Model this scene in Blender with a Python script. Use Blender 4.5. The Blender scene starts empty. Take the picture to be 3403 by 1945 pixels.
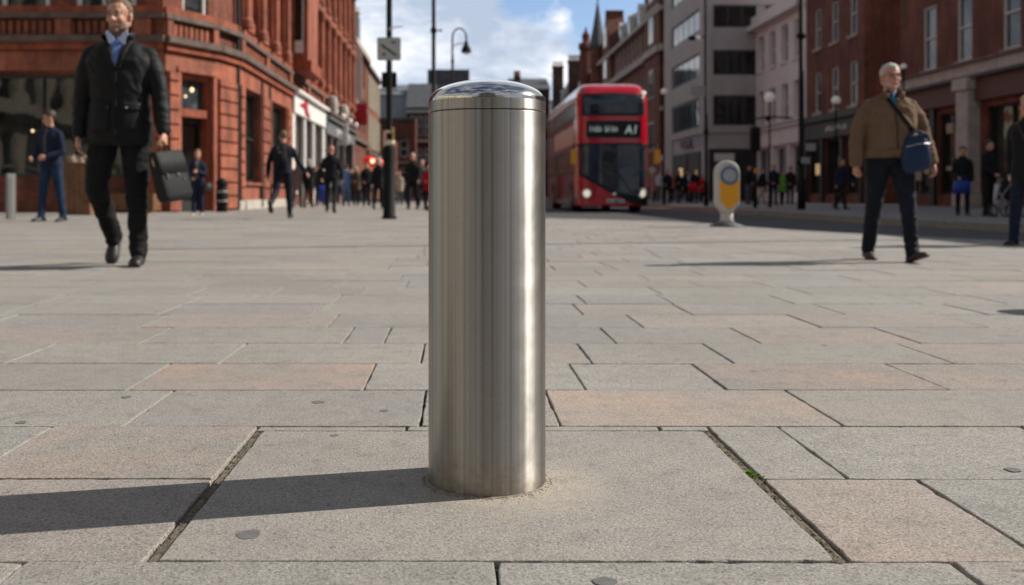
import bpy, bmesh, math, random
from mathutils import Vector, Matrix, noise
from mathutils.bvhtree import BVHTree
R = math.radians
V = Vector
random.seed(7)
sc = bpy.context.scene
COL = sc.collection
F = 2477.0; VPX = 1135.0; HY = 480.0; CH = 0.53      # focal length and vanishing point of the view, camera height


def WX(px, Y): return (px - VPX) / F * Y
def WZ(py, Y): return CH - (py - HY) / F * Y


# ------------------------------------------------------------------ materials
def newmat(name):
    m = bpy.data.materials.new(name); m.use_nodes = True
    nt = m.node_tree; b = nt.nodes['Principled BSDF']
    return m, nt, b


def N(nt, t, **kw):
    n = nt.nodes.new(t)
    for k, v in kw.items():
        if k.startswith('i_'):
            n.inputs[k[2:].replace('_', ' ')].default_value = v
        else:
            setattr(n, k, v)
    return n


def ramp(nt, src, stops):
    r = nt.nodes.new('ShaderNodeValToRGB'); nt.links.new(src, r.inputs[0])
    e = r.color_ramp.elements
    while len(e) < len(stops): e.new(0.5)
    for i, (p, c) in enumerate(stops):
        e[i].position = p; e[i].color = (c[0], c[1], c[2], 1) if len(c) > 2 else (c[0], c[0], c[0], 1)
    return r


def mix(nt, a, b, f, mode='MIX'):
    m = nt.nodes.new('ShaderNodeMix'); m.data_type = 'RGBA'; m.blend_type = mode
    for sock, val in ((m.inputs[6], a), (m.inputs[7], b), (m.inputs[0], f)):
        if hasattr(val, 'is_linked'): nt.links.new(val, sock)
        elif isinstance(val, (int, float)): sock.default_value = val
        else: sock.default_value = (val[0], val[1], val[2], 1)
    return m.outputs[2]


def pos(nt, scale=(1, 1, 1), kind='Object'):
    tc = nt.nodes.new('ShaderNodeTexCoord'); mp = nt.nodes.new('ShaderNodeMapping')
    nt.links.new(tc.outputs[kind], mp.inputs[0]); mp.inputs['Scale'].default_value = scale
    return mp.outputs[0]


def noi(nt, vec, s, det=3, rough=.5, dist=0):
    n = nt.nodes.new('ShaderNodeTexNoise'); nt.links.new(vec, n.inputs['Vector'])
    n.inputs['Scale'].default_value = s; n.inputs['Detail'].default_value = det
    n.inputs['Roughness'].default_value = rough; n.inputs['Distortion'].default_value = dist
    return n.outputs[0]


def bump(nt, b, h, dist, strength=.6):
    n = nt.nodes.new('ShaderNodeBump'); nt.links.new(h, n.inputs['Height'])
    n.inputs['Distance'].default_value = dist; n.inputs['Strength'].default_value = strength
    nt.links.new(n.outputs[0], b.inputs['Normal']); return n


def plain(name, col, rough=.6, metal=0, var=.15, scale=6, spec=.5, bmp=0, bscale=60, coat=0):
    m, nt, b = newmat(name)
    p = pos(nt)
    c0 = [c * (1 - var) for c in col]; c1 = [min(1, c * (1 + var)) for c in col]
    r = ramp(nt, noi(nt, p, scale, 4, .6), [(.3, c0), (.7, c1)])
    nt.links.new(r.outputs[0], b.inputs['Base Color'])
    b.inputs['Roughness'].default_value = rough; b.inputs['Metallic'].default_value = metal
    b.inputs['Specular IOR Level'].default_value = spec
    if coat: b.inputs['Coat Weight'].default_value = coat
    if bmp: bump(nt, b, noi(nt, p, bscale, 4, .6), bmp)
    return m


def sooty(m):
    nt = m.node_tree; b = nt.nodes['Principled BSDF']; l = b.inputs['Base Color'].links[0]; src = l.from_socket
    sr = ramp(nt, noi(nt, pos(nt, (2.6, 2.6, .35)), 1.5, 5, .65), [(.36, (.6, .57, .56)), (.56, (1, 1, 1))])
    s2 = ramp(nt, noi(nt, pos(nt), 7, 4, .6), [(.3, (.8, .8, .8)), (.6, (1, 1, 1))])
    nt.links.new(mix(nt, mix(nt, src, sr.outputs[0], 1.0, 'MULTIPLY'), s2.outputs[0], 1.0, 'MULTIPLY'), b.inputs['Base Color'])


def brickmat(name, c1, c2, mortar, scale=1.0, stain=.5):
    m, nt, b = newmat(name)
    g = nt.nodes.new('ShaderNodeTexCoord'); s = N(nt, 'ShaderNodeSeparateXYZ'); nt.links.new(g.outputs['Object'], s.inputs[0])
    a = N(nt, 'ShaderNodeMath', operation='ADD'); nt.links.new(s.outputs[0], a.inputs[0]); nt.links.new(s.outputs[1], a.inputs[1])
    c = N(nt, 'ShaderNodeCombineXYZ'); nt.links.new(a.outputs[0], c.inputs[0]); nt.links.new(s.outputs[2], c.inputs[1])
    t = nt.nodes.new('ShaderNodeTexBrick'); nt.links.new(c.outputs[0], t.inputs['Vector'])
    t.inputs['Color1'].default_value = (*c1, 1); t.inputs['Color2'].default_value = (*c2, 1); t.inputs['Mortar'].default_value = (*mortar, 1)
    t.inputs['Scale'].default_value = 4.4 * scale; t.inputs['Mortar Size'].default_value = .014
    t.inputs['Brick Width'].default_value = 1.0; t.inputs['Row Height'].default_value = .33
    st = ramp(nt, noi(nt, g.outputs['Object'], .7, 5, .65), [(.35, (1 - stain,) * 3), (.65, (1.0,) * 3)])
    col = mix(nt, t.outputs[0], st.outputs[0], 1.0, 'MULTIPLY')
    sr = ramp(nt, noi(nt, pos(nt, (2.2, 2.2, .3)), 1.6, 5, .65), [(.36, (.62, .6, .6)), (.58, (1, 1, 1))]); col = mix(nt, col, sr.outputs[0], 1.0, 'MULTIPLY')
    nt.links.new(col, b.inputs['Base Color']); b.inputs['Roughness'].default_value = .85
    bump(nt, b, t.outputs[1], -.01, .5)
    return m


def glassmat(name, col, rough=.04, var=.6, spec=.5):
    m, nt, b = newmat(name)
    r = ramp(nt, noi(nt, pos(nt), .9, 3), [(.35, [c * (1 - var) for c in col]), (.65, [c * (1 + var) for c in col])])
    nt.links.new(r.outputs[0], b.inputs['Base Color']); b.inputs['Roughness'].default_value = rough
    b.inputs['IOR'].default_value = 1.52; b.inputs['Specular IOR Level'].default_value = spec
    bump(nt, b, noi(nt, pos(nt), 1.3, 1), .02, .25)
    return m


def emis(name, col, s):
    m, nt, b = newmat(name)
    b.inputs['Base Color'].default_value = (*col, 1); b.inputs['Emission Color'].default_value = (*col, 1)
    b.inputs['Emission Strength'].default_value = s; return m


def slabmat():
    m, nt, b = newmat('paving_stone')
    p = pos(nt)
    at = N(nt, 'ShaderNodeAttribute', attribute_name='tint')
    sep = N(nt, 'ShaderNodeSeparateColor'); nt.links.new(at.outputs[0], sep.inputs[0])
    big = noi(nt, p, 2.2, 4, .6)
    pk = N(nt, 'ShaderNodeMath', operation='MULTIPLY'); nt.links.new(sep.outputs[0], pk.inputs[0])
    bb = ramp(nt, big, [(.36, (.05,)), (.64, (1.0,))]); nt.links.new(bb.outputs[0], pk.inputs[1])
    base = mix(nt, (.318, .308, .288), (.40, .308, .256), pk.outputs[0])
    # each slab a little lighter or darker
    lv = ramp(nt, sep.outputs[1], [(0, (.92, .93, .95)), (1, (1.07, 1.06, 1.04))])
    base = mix(nt, base, lv.outputs[0], 1.0, 'MULTIPLY')
    gr = noi(nt, p, 210, 3, .75)
    g1 = ramp(nt, gr, [(.33, (.38,)), (.46, (.92,)), (.6, (1.14,)), (.72, (1.6,))])
    base = mix(nt, base, g1.outputs[0], 1.0, 'MULTIPLY')
    g2 = ramp(nt, noi(nt, p, 95, 4, .8, .6), [(.36, (.55,)), (.45, (.96,)), (.62, (1.1,))]); base = mix(nt, base, g2.outputs[0], .75, 'MULTIPLY')
    md = ramp(nt, noi(nt, p, 14, 6, .75), [(.3, (.72,)), (.48, (.98,)), (.7, (1.1,))])
    dk = ramp(nt, noi(nt, p, 31, 2, .5, .8), [(.70, (1,)), (.74, (.6,))]); base = mix(nt, base, dk.outputs[0], .8, 'MULTIPLY')
    base = mix(nt, base, md.outputs[0], .8, 'MULTIPLY')
    vo = nt.nodes.new('ShaderNodeTexVoronoi'); nt.links.new(p, vo.inputs['Vector']); vo.inputs['Scale'].default_value = 46
    sp = ramp(nt, vo.outputs['Distance'], [(.0, (1,)), (.055, (1,)), (.075, (0,))])
    base = mix(nt, base, (.62, .6, .56), sp.outputs[0])
    st = ramp(nt, noi(nt, p, .55, 6, .7), [(.38, (.88, .86, .84)), (.6, (1, 1, 1))])
    base = mix(nt, base, st.outputs[0], 1.0, 'MULTIPLY')
    # pale dust trodden round the foot of the big bollard, mostly on its right
    vd = N(nt, 'ShaderNodeVectorMath', operation='DISTANCE'); nt.links.new(p, vd.inputs[0]); vd.inputs[1].default_value = (.105, 1.80, 0)
    dm = N(nt, 'ShaderNodeMapRange'); nt.links.new(vd.outputs['Value'], dm.inputs[0]); dm.inputs[1].default_value = .20; dm.inputs[2].default_value = .03
    dn = N(nt, 'ShaderNodeMath', operation='MULTIPLY'); nt.links.new(dm.outputs[0], dn.inputs[0])
    dr_ = ramp(nt, noi(nt, p, 22, 6, .75), [(.36, (.25,)), (.6, (1,))]); nt.links.new(dr_.outputs[0], dn.inputs[1])
    base = mix(nt, base, (.47, .41, .33), dn.outputs[0])
    vs_ = ramp(nt, noi(nt, p, 5.5, 8, .72, .6), [(.60, (1,)), (.70, (.78,))]); base = mix(nt, base, vs_.outputs[0], 1.0, 'MULTIPLY')
    nt.links.new(base, b.inputs['Base Color']); b.inputs['Roughness'].default_value = .8
    b.inputs['Specular IOR Level'].default_value = .35
    h = mix(nt, gr, noi(nt, p, 60, 4, .7), .35)
    bump(nt, b, h, .0032, .9)
    return m


def steelmat(name, rough, ani, horiz=True):
    m, nt, b = newmat(name)
    b.inputs['Metallic'].default_value = 1
    # fine brushing round the tube: noise squeezed along z, and vertical streaks
    tc = nt.nodes.new('ShaderNodeTexCoord')
    sx = N(nt, 'ShaderNodeSeparateXYZ'); nt.links.new(tc.outputs['Object'], sx.inputs[0])
    an = N(nt, 'ShaderNodeMath', operation='ARCTAN2'); nt.links.new(sx.outputs[1], an.inputs[0]); nt.links.new(sx.outputs[0], an.inputs[1])
    cb = N(nt, 'ShaderNodeCombineXYZ'); nt.links.new(an.outputs[0], cb.inputs[0]); nt.links.new(sx.outputs[2], cb.inputs[1])
    mp1 = N(nt, 'ShaderNodeMapping'); nt.links.new(cb.outputs[0], mp1.inputs[0]); mp1.inputs['Scale'].default_value = (1.2, 900, 1)
    mp2 = N(nt, 'ShaderNodeMapping'); nt.links.new(cb.outputs[0], mp2.inputs[0]); mp2.inputs['Scale'].default_value = (13, .2, 1)
    fine = noi(nt, mp1.outputs[0], 1, 2, .6); refl_streak = noi(nt, mp2.outputs[0], 1, 4, .65)
    sm = noi(nt, tc.outputs['Object'], 9, 5, .7, .4)
    cst = ramp(nt, refl_streak, [(.3, (.22, .20, .18)), (.45, (.37, .357, .34)), (.55, (.43, .42, .405)), (.7, (.52, .505, .49))])  # vertical finish streaks, contrast raised to imitate reflected bands
    if not horiz:
        cst.color_ramp.elements[0].color = (.58, .57, .56, 1)
        for e_ in list(cst.color_ramp.elements)[1:]: e_.color = (.70, .69, .68, 1)
    smr = ramp(nt, sm, [(.3, (.88, .87, .85)), (.62, (1, 1, 1))])
    c = mix(nt, cst.outputs[0], smr.outputs[0], 1, 'MULTIPLY')
    fr = ramp(nt, fine, [(.3, (.96,)), (.7, (1.03,))])
    c = mix(nt, c, fr.outputs[0], 1, 'MULTIPLY')
    mp3 = N(nt, 'ShaderNodeMapping'); nt.links.new(cb.outputs[0], mp3.inputs[0]); mp3.inputs['Scale'].default_value = (16, 26, 1); mp3.inputs['Rotation'].default_value = (0, 0, .25)
    scf = ramp(nt, noi(nt, mp3.outputs[0], 1, 6, .8, 1.2), [(.685, (0,)), (.72, (1,))])
    c = mix(nt, c, (.66, .65, .62), scf.outputs[0])
    mp4 = N(nt, 'ShaderNodeMapping'); nt.links.new(cb.outputs[0], mp4.inputs[0]); mp4.inputs['Scale'].default_value = (19, 110, 1); mp4.inputs['Rotation'].default_value = (0, 0, .9)
    scr = ramp(nt, noi(nt, mp4.outputs[0], 1, 2, .5, .3), [(.745, (0,)), (.76, (.7,))])
    c = mix(nt, c, (.16, .145, .13), scr.outputs[0])
    # grime splashed up from the pavement
    gz = N(nt, 'ShaderNodeMapRange'); nt.links.new(sx.outputs[2], gz.inputs[0])
    gz.inputs[1].default_value = 0; gz.inputs[2].default_value = .09; gz.inputs[3].default_value = 1; gz.inputs[4].default_value = 0
    gn = N(nt, 'ShaderNodeMath', operation='MULTIPLY'); nt.links.new(gz.outputs[0], gn.inputs[0])
    gr = ramp(nt, noi(nt, tc.outputs['Object'], 38, 5, .75), [(.42, (0,)), (.62, (1,))]); nt.links.new(gr.outputs[0], gn.inputs[1])
    c = mix(nt, c, (.30, .25, .19), gn.outputs[0])
    nt.links.new(c, b.inputs['Base Color'])
    rr = N(nt, 'ShaderNodeMapRange'); nt.links.new(sm, rr.inputs[0]); rr.inputs[1].default_value = .3; rr.inputs[2].default_value = .7
    rr.inputs[3].default_value = rough * .85; rr.inputs[4].default_value = rough * 1.2
    nt.links.new(rr.outputs[0], b.inputs['Roughness'])
    if ani:
        b.inputs['Anisotropic'].default_value = ani
        tg = N(nt, 'ShaderNodeTangent', direction_type='RADIAL', axis='Z'); nt.links.new(tg.outputs[0], b.inputs['Tangent'])
        b.inputs['Anisotropic Rotation'].default_value = .25
    bump(nt, b, fine, .00025, .12 if horiz else .03)
    return m


def skinmat(name, col, beard=(.12, .08, .06)):
    m, nt, b = newmat(name)
    at = N(nt, 'ShaderNodeAttribute', attribute_name='face')
    sep = N(nt, 'ShaderNodeSeparateColor'); nt.links.new(at.outputs[0], sep.inputs[0])
    r = ramp(nt, noi(nt, pos(nt), 14, 4), [(.3, [c * .88 for c in col]), (.7, [min(1, c * 1.1) for c in col])])
    c = mix(nt, r.outputs[0], beard, sep.outputs[0]); c = mix(nt, c, (col[0] * .85, col[1] * .5, col[2] * .5), sep.outputs[1])
    c = mix(nt, c, (.03, .018, .014), sep.outputs[2])
    nt.links.new(c, b.inputs['Base Color']); b.inputs['Roughness'].default_value = .5
    b.inputs['Subsurface Weight'].default_value = .08; b.inputs['Subsurface Radius'].default_value = (.01, .004, .002)
    return m


def cloth(name, col, rough=.85, var=.25, bs=160, bd=.0012, scale=7):
    m, nt, b = newmat(name)
    p = pos(nt)
    r = ramp(nt, noi(nt, p, scale, 4, .6), [(.3, [c * (1 - var) for c in col]), (.7, [c * (1 + var) for c in col])])
    nt.links.new(r.outputs[0], b.inputs['Base Color']); b.inputs['Roughness'].default_value = rough
    b.inputs['Specular IOR Level'].default_value = .2; b.inputs['Sheen Weight'].default_value = .02
    bump(nt, b, noi(nt, p, bs, 3, .6), bd, .5)
    return m


M = {}
M['slab'] = slabmat()
M['soil'] = plain('joint_soil', (.125, .105, .078), .95, var=.45, scale=60, bmp=.004, bscale=200)
M['mortar'] = plain('mortar', (.07, .06, .048), .95, var=.45, scale=22, bmp=.006, bscale=90)
M['asphalt'] = plain('asphalt', (.05, .05, .054), .9, var=.2, scale=1.2, bmp=.006, bscale=120)
M['ground'] = plain('ground_earth', (.06, .06, .058), .95, var=.3, scale=.3)
M['farpave'] = plain('far_paving', (.2, .195, .19), .9, var=.15, scale=.8, bmp=.004, bscale=40)
M['kerb'] = plain('granite_kerb', (.27, .26, .245), .85, var=.2, scale=9, bmp=.003, bscale=80)
M['paint_w'] = plain('white_road_paint', (.6, .6, .58), .8, var=.12)
M['paint_y'] = plain('yellow_road_paint', (.5, .34, .05), .8, var=.15)
M['steel'] = steelmat('brushed_steel', .39, .90)
M['dome'] = steelmat('polished_steel', .14, .3, False)
M['terra'] = plain('terracotta', (.345, .103, .056), .75, var=.38, scale=1.3, bmp=.01, bscale=12)
M['terra2'] = plain('terracotta_deep', (.34, .085, .04), .8, var=.25, scale=2.2, bmp=.01, bscale=18)
for k_ in ('terra', 'terra2'): sooty(M[k_])
M['redbrick'] = brickmat('bright_red_brick', (.33, .095, .05), (.22, .06, .034), (.18, .12, .1))
M['dkbrick'] = brickmat('dull_red_brick', (.27, .085, .05), (.2, .06, .035), (.14, .11, .09))
M['brnbrick'] = brickmat('brown_brick', (.15, .075, .05), (.1, .05, .035), (.1, .085, .075))
M['midbrick'] = brickmat('orange_brick', (.40, .15, .075), (.33, .11, .055), (.2, .15, .12))
M['lead'] = plain('weathered_lead', (.12, .085, .07), .8, var=.4, scale=3)
M['stone'] = plain('pale_stone', (.42, .38, .34), .85, var=.2, scale=2.5, bmp=.01, bscale=14)
M['pinkstone'] = plain('pink_painted_render', (.74, .67, .67), .85, var=.1, scale=1.2)
M['conc'] = plain('grey_concrete_panel', (.41, .38, .375), .85, var=.1, scale=.8)
M['whitep'] = plain('white_shop_paint', (.78, .77, .74), .5, var=.05)
M['creamp'] = plain('cream_paint', (.6, .54, .42), .6, var=.1)
M['frame_w'] = plain('white_window_paint', (.66, .65, .62), .5, var=.08)
M['frame_d'] = plain('dark_window_frame', (.03, .03, .032), .4, var=.1)
M['slate'] = plain('roof_slate', (.075, .08, .09), .7, var=.35, scale=2.5, bmp=.02, bscale=10)
M['slate2'] = plain('blue_grey_slate', (.13, .15, .18), .7, var=.3, scale=1.8)
M['ltwall'] = plain('pale_grey_render', (.32, .34, .37), .85, var=.12)
M['glass'] = glassmat('dark_window_glass', (.018, .02, .022))
M['glass_b'] = glassmat('sky_reflection_tint', (.05, .06, .07), .06)  # paler blue base colour puts sky reflection into these panes
M['glass_shop'] = glassmat('shop_window_glass', (.016, .018, .016), .03, .7)
M['dark'] = plain('dark_shopfront', (.018, .018, .018), .55, var=.3)
M['dkfascia'] = plain('charcoal_fascia', (.045, .04, .038), .6, var=.1)
M['gryfascia'] = plain('mid_grey_fascia', (.14, .14, .15), .6, var=.1)
M['brnfascia'] = plain('brown_fascia', (.11, .05, .035), .7, var=.15)
M['black'] = plain('black_paint', (.009, .009, .010), .7, var=.2, bmp=.001, spec=.2)
M['grey'] = plain('grey_metal', (.3, .3, .3), .45, var=.1, metal=.3)
M['signgrey'] = plain('sign_plate_grey', (.42, .43, .42), .5, var=.06)
M['signback'] = plain('sign_marking_dark', (.06, .065, .07), .6)
M['gold'] = plain('tarnished_gold_paint', (.5, .36, .14), .4, metal=.3, var=.2)
M['pot'] = plain('chimney_pot_clay', (.4, .15, .08), .9)
M['wood'] = plain('weathered_oak', (.16, .075, .035), .7, var=.4, scale=5, bmp=.004, bscale=30)
M['chrome'] = plain('bright_metal', (.7, .7, .7), .2, metal=1, var=.05)
M['busred'] = plain('bus_red_paint', (.47, .003, .020), .22, var=.04, coat=.6)
M['buscream'] = plain('bus_side_reflective_trim', (.52, .32, .27), .3, var=.1)
M['busdark'] = plain('bus_black_mask', (.012, .012, .014), .5, var=.2, spec=.25)
M['busglass'] = glassmat('bus_glass', (.022, .034, .052), .03)
M['bussideglass'] = glassmat('bus_side_glass', (.10, .085, .075), .12, .5)
M['rubber'] = plain('tyre_rubber', (.02, .02, .02), .9)
M['plate'] = plain('number_plate', (.6, .6, .58), .5)
M['led'] = emis('blind_led_lettering', (.62, .74, .68), .17)
M['headlamp_glint'] = emis('headlamp_and_glint', (1, .93, .78), .42)
M['lamp_on'] = emis('lit_bulb', (1, .72, .4), 1.4)
M['globe'] = emis('frosted_globe', (.8, .77, .72), .08)
M['warm'] = emis('lit_shop_interior', (.9, .6, .3), .35)
M['yellowp'] = plain('yellow_reflective', (.75, .33, .008), .5, var=.05)
M['orange'] = plain('orange_plastic', (.75, .35, .02), .5, var=.05)
M['bluepl'] = plain('blue_ring_paint', (.075, .13, .25), .5, var=.05)
M['kbwhite'] = plain('offwhite_plastic', (.50, .48, .44), .55, var=.08, scale=9)
M['redsign'] = plain('crimson_sign', (.42, .008, .03), .5, var=.08)
M['redglow'] = emis('red_lantern_fabric', (.8, .02, .01), .12)
M['teal'] = plain('teal_sign', (.02, .16, .14), .5)
M['gum'] = plain('trodden_gum', (.13, .13, .132), .85, var=.2, scale=40)
M['sand'] = plain('loose_grit', (.25, .215, .17), .95, var=.45, scale=90)
M['moss'] = plain('weed_leaf', (.17, .28, .02), .6, var=.4, scale=60)
M['leather'] = plain('black_leather', (.012, .013, .015), .68, spec=.3, var=.25, scale=30, bmp=.001, bscale=220)
M['shoe'] = plain('black_shoe_leather', (.012, .011, .011), .5, var=.2)
M['shoe_br'] = plain('dark_brown_boot', (.035, .024, .018), .6, var=.2)
M['shoe_w'] = plain('pale_shoe', (.5, .38, .33), .6)
M['skin'] = skinmat('skin_fair', (.50, .26, .18))
M['skin2'] = skinmat('skin_ruddy', (.50, .23, .17), (.42, .38, .35))
M['eye'] = plain('eye_surface', (.30, .26, .24), .2, var=.1)
M['iris'] = plain('eye_iris', (.03, .03, .035), .15)
M['hair_bl'] = plain('dark_blond_hair', (.13, .08, .045), .7, var=.4, scale=60, bmp=.003, bscale=150)
M['hair_gr'] = plain('silver_hair', (.42, .41, .39), .7, var=.3, scale=60, bmp=.004, bscale=150)
M['hair_dk'] = plain('dark_brown_hair', (.03, .018, .012), .6, var=.4, scale=60, bmp=.003, bscale=150)
M['hair_rd'] = plain('auburn_hair', (.2, .07, .03), .6, var=.3, scale=60)
M['hair_bd'] = plain('blonde_hair', (.42, .28, .12), .6, var=.3, scale=60)
M['jk_black'] = cloth('black_waxed_cotton', (.008, .0085, .010), .62)
M['tr_black'] = cloth('black_wool_trousers', (.008, .008, .0095), .8)
M['shirt_bl'] = cloth('blue_shirt_cotton', (.12, .19, .42), .8, .1)
M['shirt_col'] = cloth('pale_blue_collar', (.42, .52, .72), .8, .05)
M['jk_olive'] = cloth('olive_brown_fleece', (.148, .093, .060), .9, .12)
M['checks'] = cloth('teal_check_shirt', (.03, .15, .26), .8, .5, scale=40)
M['tr_navy'] = cloth('dark_navy_trousers', (.009, .012, .022), .8)
M['navy'] = cloth('navy_cloth', (.013, .018, .042), .85)
M['bagblue'] = cloth('navy_nylon', (.014, .030, .075), .55, .15)
M['jeans'] = cloth('blue_denim', (.014, .032, .068), .85, .35)
M['jeans_l'] = cloth('pale_denim', (.12, .2, .36), .85, .3)
M['c_black'] = cloth('black_cloth', (.012, .012, .014), .85)
M['c_grey'] = cloth('grey_cloth', (.09, .09, .1), .85)
M['c_mott'] = cloth('mottled_grey_cloth', (.16, .13, .13), .85, .6, scale=25)
M['c_red'] = cloth('red_cloth', (.5, .01, .02), .8)
M['c_beige'] = cloth('beige_cloth', (.38, .32, .25), .85)
M['c_brown'] = cloth('brown_cloth', (.06, .04, .03), .85)
M['c_sky'] = cloth('sky_blue_cloth', (.13, .23, .42), .85, .3)
M['c_white'] = cloth('white_cloth', (.5, .5, .55), .85, .1)
M['c_green'] = cloth('bright_green_cloth', (.10, .36, .03), .8)
M['c_pink'] = cloth('dusty_pink_cloth', (.4, .13, .12), .85)
M['bagbright'] = plain('cobalt_blue_bag', (.01, .045, .30), .5)

# ------------------------------------------------------------------ mesh helpers
ORI = {}


def split_parts(names):
    # give every separate piece of such a mesh its own part object
    for o in list(sc.objects):
        if o.type != 'MESH' or o.name.split('.')[0] not in names or o.parent is None: continue
        bm = bmesh.new(); bm.from_mesh(o.data); bm.verts.ensure_lookup_table(); seen = [-1] * len(bm.verts); isl = []
        for v in bm.verts:
            if seen[v.index] >= 0: continue
            st = [v]; seen[v.index] = len(isl); vs = [v]
            while st:
                for e in st.pop().link_edges:
                    for w_ in e.verts:
                        if seen[w_.index] < 0: seen[w_.index] = len(isl); st.append(w_); vs.append(w_)
            isl.append(vs)
        bb = [[min(v.co[i] for v in vs) - .03 for i in range(3)] + [max(v.co[i] for v in vs) + .03 for i in range(3)] for vs in isl]
        grp = list(range(len(isl)))
        def fd(i):
            while grp[i] != i: i = grp[i]
            return i
        for i in range(len(isl)):
            for j in range(i):
                if all(bb[i][q] < bb[j][q + 3] and bb[j][q] < bb[i][q + 3] for q in range(3)): grp[fd(i)] = fd(j)
        roots = sorted({fd(i) for i in range(len(isl))})
        if len(roots) < 2: bm.free(); continue
        for r in roots:
            nb = bmesh.new(); mp = {}
            for i, vs in enumerate(isl):
                if fd(i) == r:
                    for v in vs: mp[v] = nb.verts.new(v.co)
            for f in bm.faces:
                if f.verts[0] in mp: nb.faces.new([mp[v] for v in f.verts]).smooth = f.smooth
            no = obj(o.name.split('.')[0], nb, o.data.materials[0], o.parent)
            for ch_ in list(o.children): ch_.parent = no
        bm.free(); bpy.data.objects.remove(o)


def link(o):
    COL.objects.link(o); return o


def obj(name, bm, mat, parent=None, smooth=False, mats=None):
    if isinstance(bm, bmesh.types.BMesh):
        me = bpy.data.meshes.new(name); bm.to_mesh(me); bm.free()
    else: me = bm
    o = bpy.data.objects.new(name, me)
    me.materials.clear()
    for m_ in (mats or [mat]): me.materials.append(m_)
    if smooth:
        me.polygons.foreach_set('use_smooth', [True] * len(me.polygons))
    o.parent = parent
    return link(o)


def tag(o, label=None, cat=None, group=None, kind=None):
    for k, v in (('label', label), ('category', cat), ('group', group), ('kind', kind)):
        if v: o[k] = v
    return o


def thing(name, label, cat, loc=(0, 0, 0), rz=0, group=None, scale=1):
    o = bpy.data.objects.new(name, None); link(o); o.location = loc; o.rotation_euler = (0, 0, rz); o.scale = (scale,) * 3
    o.empty_display_size = .2
    return tag(o, label, cat, group)


def box(bm, a, b):
    x0, y0, z0 = a; x1, y1, z1 = b
    obox(bm, V((0, 0, 0)), V((1, 0, 0)), V((0, 1, 0)), x0, x1, y0, y1, z0, z1)


def obox(bm, O, U, Nn, u0, u1, n0, n1, z0, z1):
    vs = []
    for z in (z0, z1):
        for (u, n) in ((u0, n0), (u1, n0), (u1, n1), (u0, n1)):
            p = O + U * u + Nn * n; vs.append(bm.verts.new((p.x, p.y, z)))
    fs = [(0, 1, 2, 3), (4, 5, 6, 7), (0, 1, 5, 4), (1, 2, 6, 5), (2, 3, 7, 6), (3, 0, 4, 7)]
    nf = [bm.faces.new([vs[i] for i in f]) for f in fs]
    bmesh.ops.recalc_face_normals(bm, faces=nf)


def prism(bm, pts, O, U, Nn, n0, n1):
    """polygon pts (u,z) extruded along the normal"""
    a = []; b = []
    for (u, z) in pts:
        p = O + U * u + Nn * n0; a.append(bm.verts.new((p.x, p.y, O.z + z)))
        p = O + U * u + Nn * n1; b.append(bm.verts.new((p.x, p.y, O.z + z)))
    nf = [bm.faces.new(a), bm.faces.new(b)]
    k = len(pts)
    for i in range(k): nf.append(bm.faces.new([a[i], a[(i + 1) % k], b[(i + 1) % k], b[i]]))
    bmesh.ops.recalc_face_normals(bm, faces=nf)


def frame_of(d):
    d = d.normalized(); a = V((0, 0, 1)) if abs(d.z) < .9 else V((0, 1, 0))
    s = d.cross(a).normalized(); return s, s.cross(d).normalized()


def rings(bm, rr, cap=True):
    """rr list of lists of points"""
    vv = [[bm.verts.new(p) for p in r] for r in rr]
    n = len(rr[0]); nf = []
    for i in range(len(vv) - 1):
        for j in range(n):
            nf.append(bm.faces.new([vv[i][j], vv[i][(j + 1) % n], vv[i + 1][(j + 1) % n], vv[i + 1][j]]))
    if cap:
        nf.append(bm.faces.new(vv[0])); nf.append(bm.faces.new(vv[-1]))
    bmesh.ops.recalc_face_normals(bm, faces=nf)


def tube(bm, pts, r, n=10):
    pts = [V(p) for p in pts]; rr = []
    rs = r if isinstance(r, (list, tuple)) else [r] * len(pts)
    for i, p in enumerate(pts):
        d = (pts[min(i + 1, len(pts) - 1)] - pts[max(i - 1, 0)])
        s, t = frame_of(d)
        if rr:
            # keep the frame from flipping
            if s.dot(ps) < 0: s = -s; t = -t
        ps = s
        rr.append([p + (s * math.cos(a) + t * math.sin(a)) * rs[i] for a in [2 * math.pi * k / n for k in range(n)]])
    rings(bm, rr)


def lathe(bm, prof, c=(0, 0), n=24, z0=0):
    rr = [[V((c[0] + r * math.cos(2 * math.pi * k / n), c[1] + r * math.sin(2 * math.pi * k / n), z0 + z)) for k in range(n)] for (r, z) in prof]
    rings(bm, rr)


def rcone(bm, p0, p1, r0, r1, n=12, sq=1.0, sdir=None):
    """tapered capsule; sq squeezes it along sdir"""
    p0 = V(p0); p1 = V(p1); d = (p1 - p0)
    L = d.length or 1e-4; d = d / L
    if sdir is not None:
        t = (sdir - d * sdir.dot(d)).normalized(); s = d.cross(t)
    else: s, t = frame_of(d)
    rr = []
    for a in (-88, -60, -30, 0): rr.append((p0 + d * (r0 * math.sin(R(a))), r0 * math.cos(R(a))))
    for a in (0, 30, 60, 88): rr.append((p1 + d * (r1 * math.sin(R(a))), r1 * math.cos(R(a))))
    rings(bm, [[c + (s * math.cos(q) + t * math.sin(q) * sq) * r for q in [2 * math.pi * k / n for k in range(n)]] for (c, r) in rr])


def ell(bm, c, rad, mat=None, n=14):
    rr = []
    for i in range(9):
        a = R(-89 + i * 178 / 8)
        ring = []
        for k in range(n):
            q = 2 * math.pi * k / n
            p = V((rad[0] * math.cos(a) * math.cos(q), rad[1] * math.cos(a) * math.sin(q), rad[2] * math.sin(a)))
            if mat is not None: p = mat @ p
            ring.append(p + V(c))
        rr.append(ring)
    rings(bm, rr)


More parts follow.
